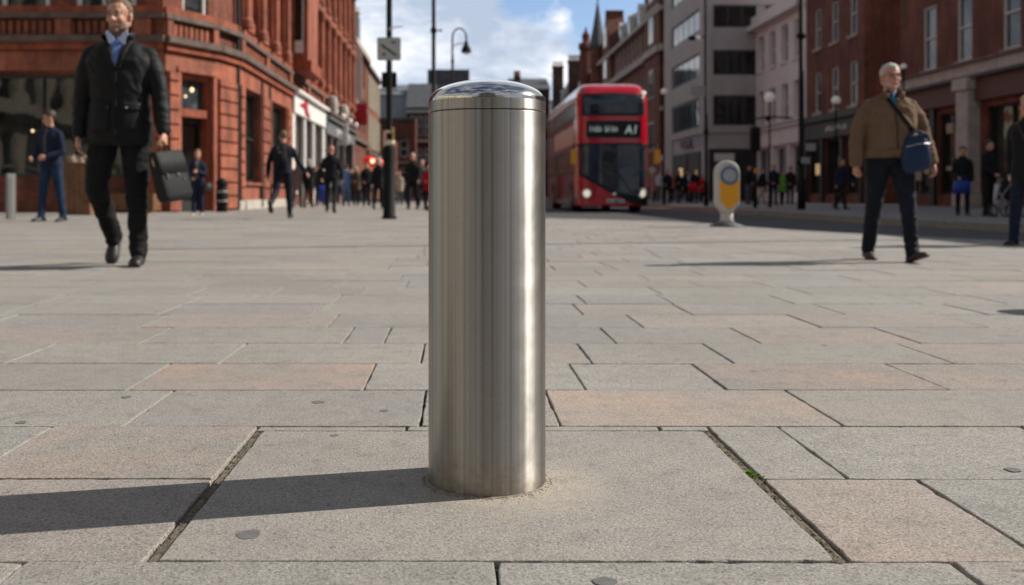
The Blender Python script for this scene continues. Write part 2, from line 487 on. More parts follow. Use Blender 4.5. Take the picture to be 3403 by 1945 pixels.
def loft(bm, rl, n=20, p=2.4):
    """rl: (centre, rx, ry[, yaw]) horizontal superellipse rings"""
    out = []
    for r in rl:
        c = V(r[0]); yaw = r[3] if len(r) > 3 else 0
        ring = []
        for k in range(n):
            q = 2 * math.pi * k / n; cx = math.cos(q); sx = math.sin(q)
            x = math.copysign(abs(cx) ** (2 / p), cx) * r[1]; y = math.copysign(abs(sx) ** (2 / p), sx) * r[2]
            ring.append(c + V((x * math.cos(yaw) - y * math.sin(yaw), x * math.sin(yaw) + y * math.cos(yaw), 0)))
        out.append(ring)
    rings(bm, out)


def remesh(bm, voxel, smooth=3, fac=.5):
    me = bpy.data.meshes.new('tmp'); bm.to_mesh(me); bm.free()
    o = bpy.data.objects.new('tmp', me); COL.objects.link(o)
    md = o.modifiers.new('r', 'REMESH'); md.mode = 'VOXEL'; md.voxel_size = voxel; md.adaptivity = 0
    if smooth:
        sm = o.modifiers.new('s', 'SMOOTH'); sm.iterations = smooth; sm.factor = fac
    dg = bpy.context.evaluated_depsgraph_get()
    nm = bpy.data.meshes.new_from_object(o.evaluated_get(dg))
    bpy.data.objects.remove(o); bpy.data.meshes.remove(me)
    nm.polygons.foreach_set('use_smooth', [True] * len(nm.polygons))
    return nm


def folds(me, amp, f=(9, 9, 22), seed=0, zr=None):
    ns = [v.normal.copy() for v in me.vertices]
    for v, n in zip(me.vertices, ns):
        c = v.co
        k = noise.noise(V((c.x * f[0] + seed, c.y * f[1], c.z * f[2])) + V((0, 0, 1)) * noise.noise(c * 6) * 2)
        k = (1 - abs(k) * 3.2)
        k2 = noise.noise(V((c.x * f[0] * 2.6 + 9, c.y * f[1] * 2.6, c.z * f[2] * 1.6 + seed)))
        v.co = c + n * (amp * (k * .6 + k2 * .5))
    return me


def bvh(me): return BVHTree.FromPolygons([v.co.copy() for v in me.vertices], [tuple(p.vertices) for p in me.polygons])


def patch(bm, tree, xl, xr, z0, z1, nu=8, nv=12, off=.004, sign=-1, th=.004):
    """a strip laid on the surface of a figure, between x curves xl(z), xr(z); sign -1 the front, +1 the back"""
    g = []
    for j in range(nv + 1):
        z = z0 + (z1 - z0) * j / nv; row = []
        for i in range(nu + 1):
            x = xl(z) + (xr(z) - xl(z)) * i / nu
            h = tree.ray_cast(V((x, sign * 2, z)), V((0, -sign, 0)))
            y = h[0].y if h[0] else (row[-1][1] if row else sign * .1)
            row.append((x, y, z))
        g.append(row)
    fr = [[bm.verts.new((x, y + sign * off, z)) for x, y, z in r] for r in g]
    bk = [[bm.verts.new((x, y + sign * (off - th - .006), z)) for x, y, z in r] for r in g]
    nf = []
    for j in range(nv):
        for i in range(nu):
            nf.append(bm.faces.new([fr[j][i], fr[j][i + 1], fr[j + 1][i + 1], fr[j + 1][i]]))
            nf.append(bm.faces.new([bk[j][i], bk[j + 1][i], bk[j + 1][i + 1], bk[j][i + 1]]))
    for j in range(nv):
        nf.append(bm.faces.new([fr[j][0], fr[j + 1][0], bk[j + 1][0], bk[j][0]])); nf.append(bm.faces.new([fr[j][nu], bk[j][nu], bk[j + 1][nu], fr[j + 1][nu]]))
    for i in range(nu):
        nf.append(bm.faces.new([fr[0][i], bk[0][i], bk[0][i + 1], fr[0][i + 1]])); nf.append(bm.faces.new([fr[nv][i], fr[nv][i + 1], bk[nv][i + 1], bk[nv][i]]))
    bmesh.ops.recalc_face_normals(bm, faces=nf)


NB = bmesh.new

# ------------------------------------------------------------------ ground
KP = [(-40, 14), (-10, 12), (3, 9), (6, 7.5), (9.5, 6.6), (11.2, 5.95), (13.7, 4.85), (18.3, 4.1), (20.8, 1.9), (25, 0), (30, -1), (260, -1.2)]


def kx(Y):
    for (a, xa), (b, xb) in zip(KP, KP[1:]):
        if a <= Y <= b: return xa + (xb - xa) * (Y - a) / (b - a)
    return KP[-1][1] if Y > 0 else KP[0][1]


def sheet(name, pts, z, mat, kind='structure'):
    bm = NB(); bm.faces.new([bm.verts.new((x, y, z)) for x, y in pts])
    bmesh.ops.recalc_face_normals(bm, faces=bm.faces[:])
    for f in bm.faces:
        if f.normal.z < 0: f.normal_flip()
    return tag(obj(name, bm, mat), kind=kind)


sheet('ground', [(-700, -400), (700, -400), (700, 900), (-700, 900)], -.13, M['ground'])
sheet('road', [(-2, -40), (9.5, -40), (9.5, 260), (-2, 260)] if 0 else [(k, y) for y, k in [(y, x) for y, x in KP]][::1] + [(9.0, 260), (9.0, 60), (9.1, 20), (10.5, 8), (16, 0), (30, -40)], -.1, M['asphalt'])
# bed of the plaza and the kerb
sheet('pavement', [(-34, -40)] + [(x - .14, y) for y, x in KP] + [(-34, 260)], -.012, M['mortar'])
bm = NB()
yy = -12.0
while yy < 120:
    y2 = yy + .9
    x0, x1 = kx(yy), kx(y2)
    nsub = 1
    a = V((x0, yy, 0)); b_ = V((x1, y2, 0)); U = (b_ - a); L = U.length; U.normalize(); Nn = V((-U.y, U.x, 0))
    obox(bm, a, U, Nn, .006, L - .006, 0, .15, -.13, .003)
    yy = y2
tag(obj('kerb', bm, M['kerb']), kind='structure')
# far pavement with its kerb
sheet('far_pavement', [(9.15, 260), (9.15, 60), (9.25, 20), (10.65, 8), (16.2, 0), (30.2, -40), (60, -40), (60, 260)], 0.0, M['farpave'])
bm = NB()
rp = [(30, -40), (16, 0), (10.5, 8), (9.1, 20), (9.0, 60), (9.0, 260)]
for a, b_ in zip(rp, rp[1:]):
    a = V((*a, 0)); b_ = V((*b_, 0)); U = b_ - a; L = U.length; U.normalize(); Nn = V((U.y, -U.x, 0))
    obox(bm, a, U, Nn, 0, L, 0, .16, -.13, .006)
tag(obj('far_kerb', bm, M['kerb']), kind='structure')
bm = NB()
for off in (.22, .42):
    for a, b_ in zip(rp[1:], rp[2:]):
        a = V((*a, 0)); b_ = V((*b_, 0)); U = b_ - a; L = U.length; U.normalize(); Nn = V((-U.y, U.x, 0))
        q = [a + Nn * off, b_ + Nn * off, b_ + Nn * (off + .09), a + Nn * (off + .09)]
        f = bm.faces.new([bm.verts.new((p.x, p.y, -.096)) for p in q])
for f in bm.faces:
    f.normal_update()
    if f.normal.z < 0: f.normal_flip()
tag(obj('road_marking', bm, M['paint_y']), kind='structure')
bm = NB()
y = 34
while y < 180:
    f = bm.faces.new([bm.verts.new(p) for p in ((3.0, y, -.096), (3.12, y, -.096), (3.12, y + 2.2, -.096), (3.0, y + 2.2, -.096))]); f.normal_update()
    if f.normal.z < 0: f.normal_flip()
    y += 5
tag(obj('road_centre_line', bm, M['paint_w']), kind='structure')

# the paving slabs: one surface, its joints modelled
P = .415; Y0 = 1.432
JO = {  # row index -> joint positions read off the photograph
    -1: [-1.32, -.62, .057, .71, 1.3], 0: [-1.7, -1.05, '<', '>', .853, 1.5], 1: [-1.5, -.915, '<', '>', .729, 1.28, 1.95],
    2: [-1.4, -.757, -.081, .238, .882, 1.56], 3: [-1.55, -.885, -.249, .35, .73, 1.33, 2.0], 4: [-1.4, -.735, -.11, .425, .866, 1.55, 2.2],
    5: [-1.8, -1.115, -.40, -.255, .2, .566, 1.077, 1.64, 2.3], 6: [-1.9, -1.25, -.51, .1, .74, 1.44, 2.1], 7: [-2.0, -1.3, -.63, -.02, .555, 1.03, 1.7]}
PINK = {(3, -.885): .95, (1, -.915): .8, (2, .238): .75, (3, .73): .9, (3, 1.33): .6, (5, 1.077): .8, (0, .568): .55, (4, -.11): .5, (6, .74): .3, (6, 1.44): .6, (4, 1.55): .4, (5, .566): .15, (6, -1.25): .5, (5, 1.64): .3, (7, .555): .3}
verts = []; faces = []; tints = []
rnd = random.Random(11)


def slab(x00, x01, x10, x11, y0, y1, pink, lev, near):
    """corner x at y0: x00..x01, at y1: x10..x11"""
    dz = rnd.uniform(-.0012, .0012)
    t = (pink, lev, 0, 1)
    b0 = len(verts)
    if near:
        pts = []
        step = .022
        def seg(ax, ay, bx, by, nx, ny):
            L = math.hypot(bx - ax, by - ay); k = max(2, int(L / step))
            for i in range(k):
                s = i / k; px = ax + (bx - ax) * s; py = ay + (by - ay) * s
                q = noise.noise(V((px * 34, py * 34, 3.3))) * .0022 + noise.noise(V((px * 9, py * 9, 8))) * .002 + max(0, noise.noise(V((px * 70, py * 70, 1))) - .25) * .009
                if i == 0: q = .003
                pts.append((px + nx * q, py + ny * q))
        seg(x00, y0, x01, y0, 0, 1); seg(x01, y0, x11, y1, -1, 0); seg(x11, y1, x10, y1, 0, -1); seg(x10, y1, x00, y0, 1, 0)
        n = len(pts); cx = sum(p[0] for p in pts) / n; cy = sum(p[1] for p in pts) / n
        for (ins, z) in ((0, -.02), (0, -.003), (.0009, -.0007), (.0025, 0)):
            for (px, py) in pts:
                dx, dy = cx - px, cy - py
                sx = min(abs(dx), ins) * (1 if dx > 0 else -1); sy = min(abs(dy), ins) * (1 if dy > 0 else -1)
                verts.append((px + sx, py + sy, z + dz))
        for r in range(3):
            for i in range(n):
                faces.append((b0 + r * n + i, b0 + r * n + (i + 1) % n, b0 + (r + 1) * n + (i + 1) % n, b0 + (r + 1) * n + i)); tints.append(t)
        faces.append(tuple(range(b0 + 3 * n, b0 + 4 * n))); tints.append(t)
    else:
        c = [(x00, y0), (x01, y0), (x11, y1), (x10, y1)]
        for z in (-.02, dz):
            for p in c: verts.append((p[0], p[1], z))
        faces.append((b0 + 4, b0 + 5, b0 + 6, b0 + 7)); tints.append(t)
        for i in range(4):
            faces.append((b0 + i, b0 + (i + 1) % 4, b0 + 4 + (i + 1) % 4, b0 + 4 + i)); tints.append(t)


g = .0028
row = -16
while Y0 + row * P < 66:
    y0 = Y0 + row * P; y1 = y0 + P
    near = -2 <= row <= 9
    gg = g if row < 4 else (.0032 if row < 12 else .0045)
    lo = -4.2 if near else -18 if y0 < 27.3 else -8
    hi = max(kx(y0), kx(y1)) - .16
    js = []
    if row in JO:
        base = JO[row]; js = [j if j not in ('<', '>') else {'<': -.449, '>': .568}[j] for j in base]
        x = js[0]
        while x > -16: x -= rnd.uniform(.52, .72); js.insert(0, x)
        x = js[-1]
        while x < hi: x += rnd.uniform(.5, .72); js.append(x)
    else:
        x = -18 if y0 < 27.3 else -8
        x -= rnd.random() * .6
        while x < hi: js.append(x); x += rnd.choice((.42, .56, .6, .64, .7, .76)) * rnd.uniform(.93, 1.07)
        js.append(x)
    for a, b in zip(js, js[1:]):
        if row in (0, 1) and abs(a + .449) < .01: continue       # place of the big bollard slab
        ea, eb = kx(y0) - .155, kx(y1) - .155
        if a > min(ea, eb) - .05: continue
        pk = PINK.get((row, round(a, 3)), None)
        if pk is None:
            q = rnd.random(); pk = q * .1 if q < .55 else (q - .55) * 1.4
            if near and -1.6 < a < 1.7: pk *= .5
        ga = gg
        near2 = near and a > -3.2 and a < 3.2
        slab(a + gg, min(b - gg, ea), a + gg, min(b - gg, eb), y0 + gg * .6, y1 - gg * .6, pk, rnd.random(), near2)
    row += 1
yb0 = Y0; yb1 = Y0 + 2 * P
slab(-.430, .548, -.430, .548, yb0 + .003, 2.216, .12, .75, True)
for a, b in ((-.449, -.115), (-.112, .455), (.458, .566)):
    slab(a + g, b, a + g, b, 2.2215, yb1 - .003, .1, .7, True)
me = bpy.data.meshes.new('pavement_slabs'); me.from_pydata(verts, [], faces)
ca = me.color_attributes.new('tint', 'FLOAT_COLOR', 'CORNER')
buf = []
for f, t in zip(faces, tints): buf.extend(list(t) * len(f))
ca.data.foreach_set('color', buf)
o = tag(obj('paving_slabs', me, M['slab']), kind='structure')
# soil in the wide joints
bm = NB()
rnd = random.Random(5)
for (xa, xb) in ((-.449, -.430), (.548, .568)):
    nn = 90
    rr_ = [[V((xa - .002 + (xb - xa + .004) * c / 5, yb0 + .004 + (yb1 - yb0 - .008) * i / nn, -.0045 + noise.noise(V((c * .9, i * .5, xa * 9))) * .0026 - (.004 if (c in (0, 5)) else 0))) for c in range(6)] for i in range(nn + 1)]
    vv_ = [[bm.verts.new(p_) for p_ in r_] for r_ in rr_]
    for i in range(nn):
        for c in range(5): bm.faces.new([vv_[i][c], vv_[i][c + 1], vv_[i + 1][c + 1], vv_[i + 1][c]])
    for k in range(150):
        y = rnd.uniform(yb0, yb1); x = rnd.uniform(xa, xb)
        s = rnd.uniform(.0010, .0030)
        s *= .8; ell(bm, (x, y, -.0045 + s * .2), (s, s * rnd.uniform(.7, 1.3), s * .8), None, 6)
tag(obj('joint_soil', bm, M['soil']), kind='stuff')

# ------------------------------------------------------------------ the steel bollard
BX, BY = WX(1211.5, 1.838), 1.838
BR = .1078


def make_bollard(loc, label, grp=None):
    t = thing('bollard', label, 'bollard', loc, group=grp)
    bm = NB()
    prof = [(BR * .97, -.01), (BR * .99, 0), (BR, .004)] + [(BR, .03 + i * .055) for i in range(12)] + [(BR, .6735), (BR, .6752), (BR - .0004, .6757), (BR - .003, .676), (BR - .003, .682)]
    lathe(bm, prof, n=96)
    o = obj('post', bm, M['steel'], t, True)
    bm = NB()
    prof = [(BR - .003, .6776), (BR - .0001, .6777), (BR + .0004, .6782), (BR + .0004, .680), (BR + .0004, .690), (BR + .0004, .6965)]
    for a_ in range(4, 91, 4): prof.append((max(.0003, (BR + .0004) * math.cos(R(a_))), .6965 + .0416 * math.sin(R(a_)) ** .94))
    lathe(bm, prof, n=96)
    cp = obj('cap', bm, M['dome'], t, True, [M['dome'], M['steel']])
    for f_ in cp.data.polygons:
        if f_.center.z < .6962: f_.material_index = 1
    return t


make_bollard((BX, BY, 0), 'large brushed stainless steel bollard with domed cap in the middle of the paving')
make_bollard((3.42, 4.62, 0), 'brushed steel bollard added out of view on the right for its shadow on the paving')  # unseen twin added for the shadow tip it throws into view
# gritty mortar collar
bm = NB(); rnd = random.Random(3)
for k in range(1100):
    a = rnd.uniform(0, 2 * math.pi)
    w = abs(rnd.gauss(0, .011)) * (1.9 if -1.4 < a - 0 < 1.0 or a > 4.9 else 1)
    r = BR + w; s = rnd.uniform(.0005, .0018) * (1 if w < .012 else .55)
    ell(bm, (BX + r * math.cos(a), BY + r * math.sin(a), s * .25), (s, s, s * .7), None, 5)
n = 80; rr = []
for (dr, z) in ((-.004, -.004), (-.001, .0022), (.003, .0014), (.009, -.003)):
    rr.append([V((BX + (BR + dr + (noise.noise(V((k * .4, z * 99, 1))) * .006 if dr > 0 else 0)) * math.cos(2 * math.pi * k / n), BY + (BR + dr) * math.sin(2 * math.pi * k / n), z + noise.noise(V((k * .7, dr * 99, 4))) * .0015)) for k in range(n)])
rings(bm, rr, False)
tag(obj('grit', bm, M['sand'], None, True), kind='stuff')
# weed in the joint
t = thing('weed', 'small bright green weed growing in the wide joint to the right of the bollard', 'weed', (.556, 1.88, 0))
rnd = random.Random(9); bm = NB()
for k in range(60):
    a = rnd.uniform(0, 6.28); l = rnd.uniform(.006, .017); x = rnd.gauss(0, .006); y = rnd.gauss(0, .016)
    d = V((math.cos(a), math.sin(a), rnd.uniform(.3, 1.2))).normalized(); s = d.cross(V((0, 0, 1))).normalized() * l * .28
    p = V((x, y, -.006)); q = p + d * l * .6
    f = bm.faces.new([bm.verts.new(v) for v in (p, q + s, p + d * l + V((0, 0, -.002)), q - s)])
obj('leaves', bm, M['moss'], t)
bm = NB()
for k in range(14):
    x = rnd.gauss(0, .004); y = rnd.gauss(0, .02)
    tube(bm, [(x, y, -.012), (x + rnd.gauss(0, .004), y + rnd.gauss(0, .006), .004)], .0007, 5)
obj('stem', bm, M['moss'], t)
# gum spots
GS = [(620, 1331, .0195, 'large grey gum spot on the big slab in front of the bollard'), (792, 1001, .0165, 'oval dark gum spot on the slab two rows behind, nearer the bollard'),
      (957, 1022, .0105, 'small gum spot just left of the bollard shaft'), (315, 988, .0135, 'flat gum spot by a slab joint behind the pink slab corner'), (52, 1051, .013, 'gum spot at the far left end of its slab row'),
      (832, 1084, .009, 'tiny gum spot near the back edge of the big slab'), (1506, 1447, .0155, 'pale blue grey gum spot at the bottom edge'), (2052, 860, .012, 'faint thin gum spot on the grey slab to the right'),
      (2520, 1169, .014, 'smeared dark gum spot at the right edge of the paving')]
for i, (px, py, r, lab) in enumerate(GS):
    Y = F * CH / (py - HY); X = WX(px, Y); bm = NB(); n = 26
    def rad(k, s): return r * s * (1 + .3 * noise.noise(V((math.cos(6.283 * k / n) * 1.3, math.sin(6.283 * k / n) * 1.3, i * 7.1))))
    rr = [[V((rad(k, s) * math.cos(6.2832 * k / n), rad(k, s) * math.sin(6.2832 * k / n), z)) for k in range(n)] for s, z in ((1, -.002), (1, .0001), (.95, .0003), (.5, .0004))]
    rings(bm, rr)
    o = obj('gum_spot', bm, M['gum'], None, False); o.location = (X, Y, 0.0005); tag(o, lab, 'gum spot', 'gum spots trodden into the paving')

# ------------------------------------------------------------------ facades
def wall(bm, O, U, Nn, L, z0, z1, ops, dep=.22):
    us = sorted({0, L} | {o[0] for o in ops} | {o[1] for o in ops}); zs = sorted({z0, z1} | {o[2] for o in ops} | {o[3] for o in ops})
    us = [u for u in us if 0 <= u <= L]; zs = [z for z in zs if z0 <= z <= z1]
    def pt(u, z, n=0): p = O + U * u + Nn * n; return (p.x, p.y, z)
    def q(ps):
        return bm.faces.new([bm.verts.new(p) for p in ps])
    fl = U.cross(V((0, 0, 1))).dot(Nn) < 0
    def Q(ps): q(ps[::-1] if fl else ps)
    for a, b in zip(us, us[1:]):
        for c, d in zip(zs, zs[1:]):
            um, zm = (a + b) / 2, (c + d) / 2
            if any(o[0] < um < o[1] and o[2] < zm < o[3] for o in ops): continue
            Q([pt(a, c), pt(b, c), pt(b, d), pt(a, d)])
    for (a, b, c, d) in [o[:4] for o in ops]:
        Q([pt(a, c), pt(a, d), pt(a, d, -dep), pt(a, c, -dep)][::-1]); Q([pt(b, c), pt(b, d), pt(b, d, -dep), pt(b, c, -dep)])
        Q([pt(a, c), pt(b, c), pt(b, c, -dep), pt(a, c, -dep)]); Q([pt(a, d), pt(b, d), pt(b, d, -dep), pt(a, d, -dep)][::-1])


def window(par, O, U, Nn, a, b, c, d, dep=.2, fw=.07, bars=(1, 1), fm=None, gm=None, name='window', sill=None):
    bm = NB(); n0 = -dep - .1; n1 = -dep + .07
    obox(bm, O, U, Nn, a, a + fw, n0, n1, c, d); obox(bm, O, U, Nn, b - fw, b, n0, n1, c, d)
    obox(bm, O, U, Nn, a + fw, b - fw, n0, n1, c, c + fw); obox(bm, O, U, Nn, a + fw, b - fw, n0, n1, d - fw, d)
    for i in range(bars[0]):
        u = a + (b - a) * (i + 1) / (bars[0] + 1); obox(bm, O, U, Nn, u - fw * .35, u + fw * .35, n0, n1 - .012, c + fw, d - fw)
    for i in range(bars[1]):
        z = c + (d - c) * (i + 1) / (bars[1] + 1); obox(bm, O, U, Nn, a + fw, b - fw, n0, n1 - .004, z - fw * .4, z + fw * .4)
    w = obj(name, bm, fm or M['frame_w'], par)
    bm = NB(); obox(bm, O, U, Nn, a + .01, b - .01, -dep - .06, -dep - .02, c + .01, d - .01)
    obj('pane', bm, gm or M['glass'], w)
    if sill is not None:
        bm = NB(); obox(bm, O, U, Nn, a - .1, b + .1, -dep + .071, .1, c - .14, c - .005); obj('sill', bm, sill, w)
    return w


def shell(bm, x0, x1, y0, y1, z0, z1, skip=()):
    """plain outer walls of a block except the faces named in skip (w,e,s,n) and flat top"""
    c = [(x0, y0), (x1, y0), (x1, y1), (x0, y1)]
    for i, nme in enumerate('sewn'.replace('ew', 'ew')):
        pass
    fs = {'s': ((x0, y0), (x1, y0)), 'e': ((x1, y0), (x1, y1)), 'n': ((x1, y1), (x0, y1)), 'w': ((x0, y1), (x0, y0))}
    for k, (a, b) in fs.items():
        if k in skip: continue
        bm.faces.new([bm.verts.new(p) for p in ((*a, z0), (*b, z0), (*b, z1), (*a, z1))])
    bm.faces.new([bm.verts.new(p) for p in ((x0, y0, z1), (x1, y0, z1), (x1, y1, z1), (x0, y1, z1))])


UX = V((1, 0, 0)); UY = V((0, 1, 0)); NX = V((-1, 0, 0))     # right hand facades run along +Y and look to -X
PX = V((1, 0, 0)); SY = V((0, -1, 0))


def letters(par, mat, O, U, Nn, u0, u1, z0, z1, n, seed=1):
    """small indistinct lettering, as blurred in the distance"""
    bm = NB(); r = random.Random(seed); w = (u1 - u0) / n
    for i in range(n):
        if r.random() < .1: continue
        a = u0 + i * w; h = (z1 - z0)
        lo = z0 + h * r.choice((0, 0, 0, .25)); hi = z1 - h * r.choice((0, .2, .2, .3)); s = w * .24
        obox(bm, O, U, Nn, a, a + s, 0, .02, lo, hi)
        if r.random() < .6: obox(bm, O, U, Nn, a + w * .5, a + w * .5 + s, 0, .02, lo, hi)
        zz = r.uniform(lo, hi - h * .2); obox(bm, O, U, Nn, a + s, a + w * .5, 0, .018, zz, zz + h * .18)
    return obj('lettering', bm, mat, par)


# --- the red terracotta corner building -------------------------------------------------
t = thing('corner_building', 'ornate red terracotta corner building with rounded corner door and long shop window', 'building', (0, 0, 0))
A = V((-24, 27.2, 0)); B = V((-8.0, 27.2, 0)); C_ = V((-7.05, 29.0, 0)); D_ = V((-6.75, 30.5, 0)); E_ = V((-6.75, 64.5, 0))
TOP = 14.5
bm = NB()
frontops = [(-19.0 + 24, -14.4 + 24, .97, 3.77), (-13.6 + 24, -9.1 + 24, .97, 3.77)]
up_front = []
for x0 in (-19.6, -17.3, -14.9, -12.43, -10.38):
    up_front.append((x0 + 24, x0 + 24 + 1.33, 5.32, 8.0)); up_front.append((x0 + 24, x0 + 24 + 1.33, 9.6, 12.2))
wall(bm, A, UX, SY, 16, 0, TOP, frontops + up_front)
Ub = (C_ - B); Lb = Ub.length; Ub.normalize(); Nb = V((Ub.y, -Ub.x, 0))
Uc = (D_ - C_); Lc = Uc.length; Uc.normalize(); Nc = V((Uc.y, -Uc.x, 0))
bops = [(.58, 1.9, .0, 3.85), (.75, 1.78, 5.5, 8.2), (.75, 1.78, 9.6, 12.2)]
wall(bm, B, Ub, Nb, Lb, 0, TOP, bops)
wall(bm, C_, Uc, Nc, Lc, 0, TOP, [])
sideops = [(.75, 3.35, .85, 3.78), (5.3, 8.4, .85, 3.78)]
BAYS = [1.05 + i * 2.43 for i in range(14)]
ups = []
for i, u in enumerate(BAYS):
    ups.append((u - .42 + .3, u + .42 + .3, 6.0, 9.1)); ups.append((u - .42 + .3, u + .42 + .3, 10.2, 12.7))
shopops = [(10.4, 12.9, .5, 3.75), (13.3, 15.6, .1, 3.75), (16.0, 18.9, .5, 3.75), (20.2, 22.4, .4, 3.5), (22.9, 25.0, .1, 3.5), (25.5, 28.3, .4, 3.5), (28.8, 33.2, .3, 3.4)]
wall(bm, D_, UY, PX, 34, 0, TOP, sideops + ups + shopops)
bm.faces.new([bm.verts.new(p) for p in ((-24, 27.2, TOP), (-8, 27.2, TOP), (-7.05, 29, TOP), (-6.75, 30.5, TOP), (-6.75, 64.5, TOP), (-24, 64.5, TOP))])
bm.faces.new([bm.verts.new(p) for p in ((-24, 64.5, 0), (-6.75, 64.5, 0), (-6.75, 64.5, TOP), (-24, 64.5, TOP))])
obj('wall', bm, M['redbrick'], t)
# dressings: cornices following the plan
def course(z0, z1, out, mat, name='cornice', parts=('A', 'B', 'C', 'D'), lenD=34):
    bm = NB()
    if 'A' in parts: obox(bm, A, UX, SY, 0, 16 + out * .28, -.05, out, z0, z1)
    if 'B' in parts: obox(bm, B, Ub, Nb, -out * .28, Lb + out * .1, -.05, out - .002, z0 + .002, z1 - .002)
    if 'C' in parts: obox(bm, C_, Uc, Nc, -out * .1, Lc + out * .1, -.05, out + .001, z0 - .001, z1 + .001)
    if 'D' in parts: obox(bm, D_, UY, PX, 0, lenD, -.05, out - .001, z0 + .001, z1 + .003)
    return obj(name, bm, mat, t)
course(4.62, 4.80, .34, M['lead']); course(4.42, 4.62, .22, M['terra2']); course(5.28, 5.42, .22, M['lead']); course(3.86, 4.40, .10, M['terra'], 'frieze', lenD=9.7)
course(5.42, 5.62, .16, M['terra2']); course(9.25, 9.5, .3, M['terra']); course(13.0, 13.4, .35, M['terra']); course(13.4, 13.7, .6, M['lead'])
course(.0, .30, .13, M['stone'], 'plinth', parts=('D',), lenD=9.7)
# balustrade panels between the cornices
bm = NB()
for (O, U, Nn, L, u0) in ((A, UX, SY, 16, 9.5), (B, Ub, Nb, Lb, .1), (D_, UY, PX, 34, .3)):
    u = u0
    while u < L - .3:
        obox(bm, O, U, Nn, u, u + .12, 0, .1, 4.86, 5.22); u += .21
obj('baluster_band', bm, M['terra'], t)
bm = NB()
for u in [.02] + [4.05 + i * 4.86 for i in range(6)]:
    obox(bm, D_, UY, PX, u, u + .5, 0, .2, 4.81, 5.27)
for u in (.0, 1.84): obox(bm, B, Ub, Nb, u, u + .2, 0, .18, 4.81, 5.27)
for X in (-15.6, -13.2, -10.9, -8.75): obox(bm, A, UX, SY, X + 24, X + 24.45, 0, .18, 4.81, 5.27)
obj('pedestal', bm, M['terra'], t)
# rusticated pilasters on the ground floor
def rust(O, U, Nn, a, b, z1=3.84, z0=.3):
    bm = NB(); z = z0; k = 0
    obox(bm, O, U, Nn, a + .03, b - .03, -.02, .10, z0, z1)
    while z < z1 - .1:
        obox(bm, O, U, Nn, a, b, -.01, .17, z + .02, min(z + .36, z1)); z += .40
    return obj('pilaster', bm, M['terra'], t)
rust(C_, Uc, Nc, .08, 1.28, z0=0.05); rust(D_, UY, PX, .06, .62); rust(D_, UY, PX, 3.6, 4.75); rust(D_, UY, PX, 8.7, 9.6); rust(A, UX, SY, 15.1, 15.95, z0=.02); rust(B, Ub, Nb, .1, .5, z0=.02)
for u in (3.46, 4.9):
    bm = NB(); tube(bm, [D_ + UY * u + PX * .12 + V((0, 0, z)) for z in (0.05, 2, 4.35)], .06, 8); obj('downpipe', bm, M['frame_d'], t)
bm = NB(); tube(bm, [C_ + Uc * 1.42 + Nc * .12 + V((0, 0, z)) for z in (0.05, 4, 9.2)], .07, 8); obj('downpipe', bm, M['frame_d'], t)
# panels under and over side windows
bm = NB()
for a, b in ((.75, 3.35), (5.3, 8.4)):
    obox(bm, D_, UY, PX, a, b, 0, .07, .31, .8); obox(bm, D_, UY, PX, a - .1, b + .1, 0, .16, .78, .86)
    obox(bm, D_, UY, PX, a - .16, a, 0, .14, .86, 3.86); obox(bm, D_, UY, PX, b, b + .16, 0, .14, .86, 3.86)
obj('window_surround', bm, M['terra'], t)
for (a, b, c, d) in sideops: window(t, D_, UY, PX, a, b, c, d, .2, .1, (1, 1), M['frame_d'], M['glass_shop'], sill=M['frame_d'])
for (a, b, c, d) in frontops: window(t, A, UX, SY, a, b, c, d, .2, .08, (1, 0), M['frame_d'], M['glass_shop'], name='shop_window')
for (a, b, c, d) in up_front: window(t, A, UX, SY, a, b, c, d, .12, .13, (0, 0 if d < 9 else 1), M['frame_w'], M['glass'])
for (a, b, c, d) in bops[1:]: window(t, B, Ub, Nb, a, b, c, d, .14, .12, (0, 0), M['frame_w'], M['glass'])
for (a, b, c, d) in ups: window(t, D_, UY, PX, a, b, c, d, .2, .07, (0, 1), M['frame_w'], M['glass'])
# corner door
a, b = .58, 1.9
bm = NB()
obox(bm, B, Ub, Nb, a, a + .1, -.3, -.04, 0, 3.85); obox(bm, B, Ub, Nb, b - .1, b, -.3, -.04, 0, 3.85); obox(bm, B, Ub, Nb, a + .1, b - .1, -.3, -.04, 2.68, 2.9); obox(bm, B, Ub, Nb, a + .1, b - .1, -.3, -.04, 3.74, 3.85)
dr = obj('door_frame', bm, M['terra2'], t)
bm = NB(); obox(bm, B, Ub, Nb, a + .08, b - .08, -.27, -.23, 2.9, 3.75); obj('transom_pane', bm, M['glass_b'], dr)
bm = NB(); obox(bm, B, Ub, Nb, a + .11, a + .22, -.35, -.28, .02, 2.66); obox(bm, B, Ub, Nb, b - .22, b - .11, -.35, -.28, .02, 2.66); obox(bm, B, Ub, Nb, a + .2, b - .2, -.35, -.28, .02, .3); obox(bm, B, Ub, Nb, a + .2, b - .2, -.35, -.28, 2.5, 2.66)
dd = obj('door', bm, M['dark'], t)
bm = NB(); obox(bm, B, Ub, Nb, a + .2, b - .2, -.33, -.30, .3, 2.5); obj('pane', bm, M['glass_shop'], dd)
bm = NB(); tube(bm, [B + Ub * (b - .3) + Nb * -.24 + V((0, 0, z)) for z in (.9, 1.5)], .02, 8); obj('handle', bm, M['chrome'], dd)
bm = NB(); obox(bm, B, Ub, Nb, a - .16, a, -.01, .12, .02, 3.98); obox(bm, B, Ub, Nb, b, b + .13, -.01, .12, .02, 3.98); obox(bm, B, Ub, Nb, a - .16, b + .13, -.01, .15, 3.9, 4.03); obj('door_surround', bm, M['terra'], t)
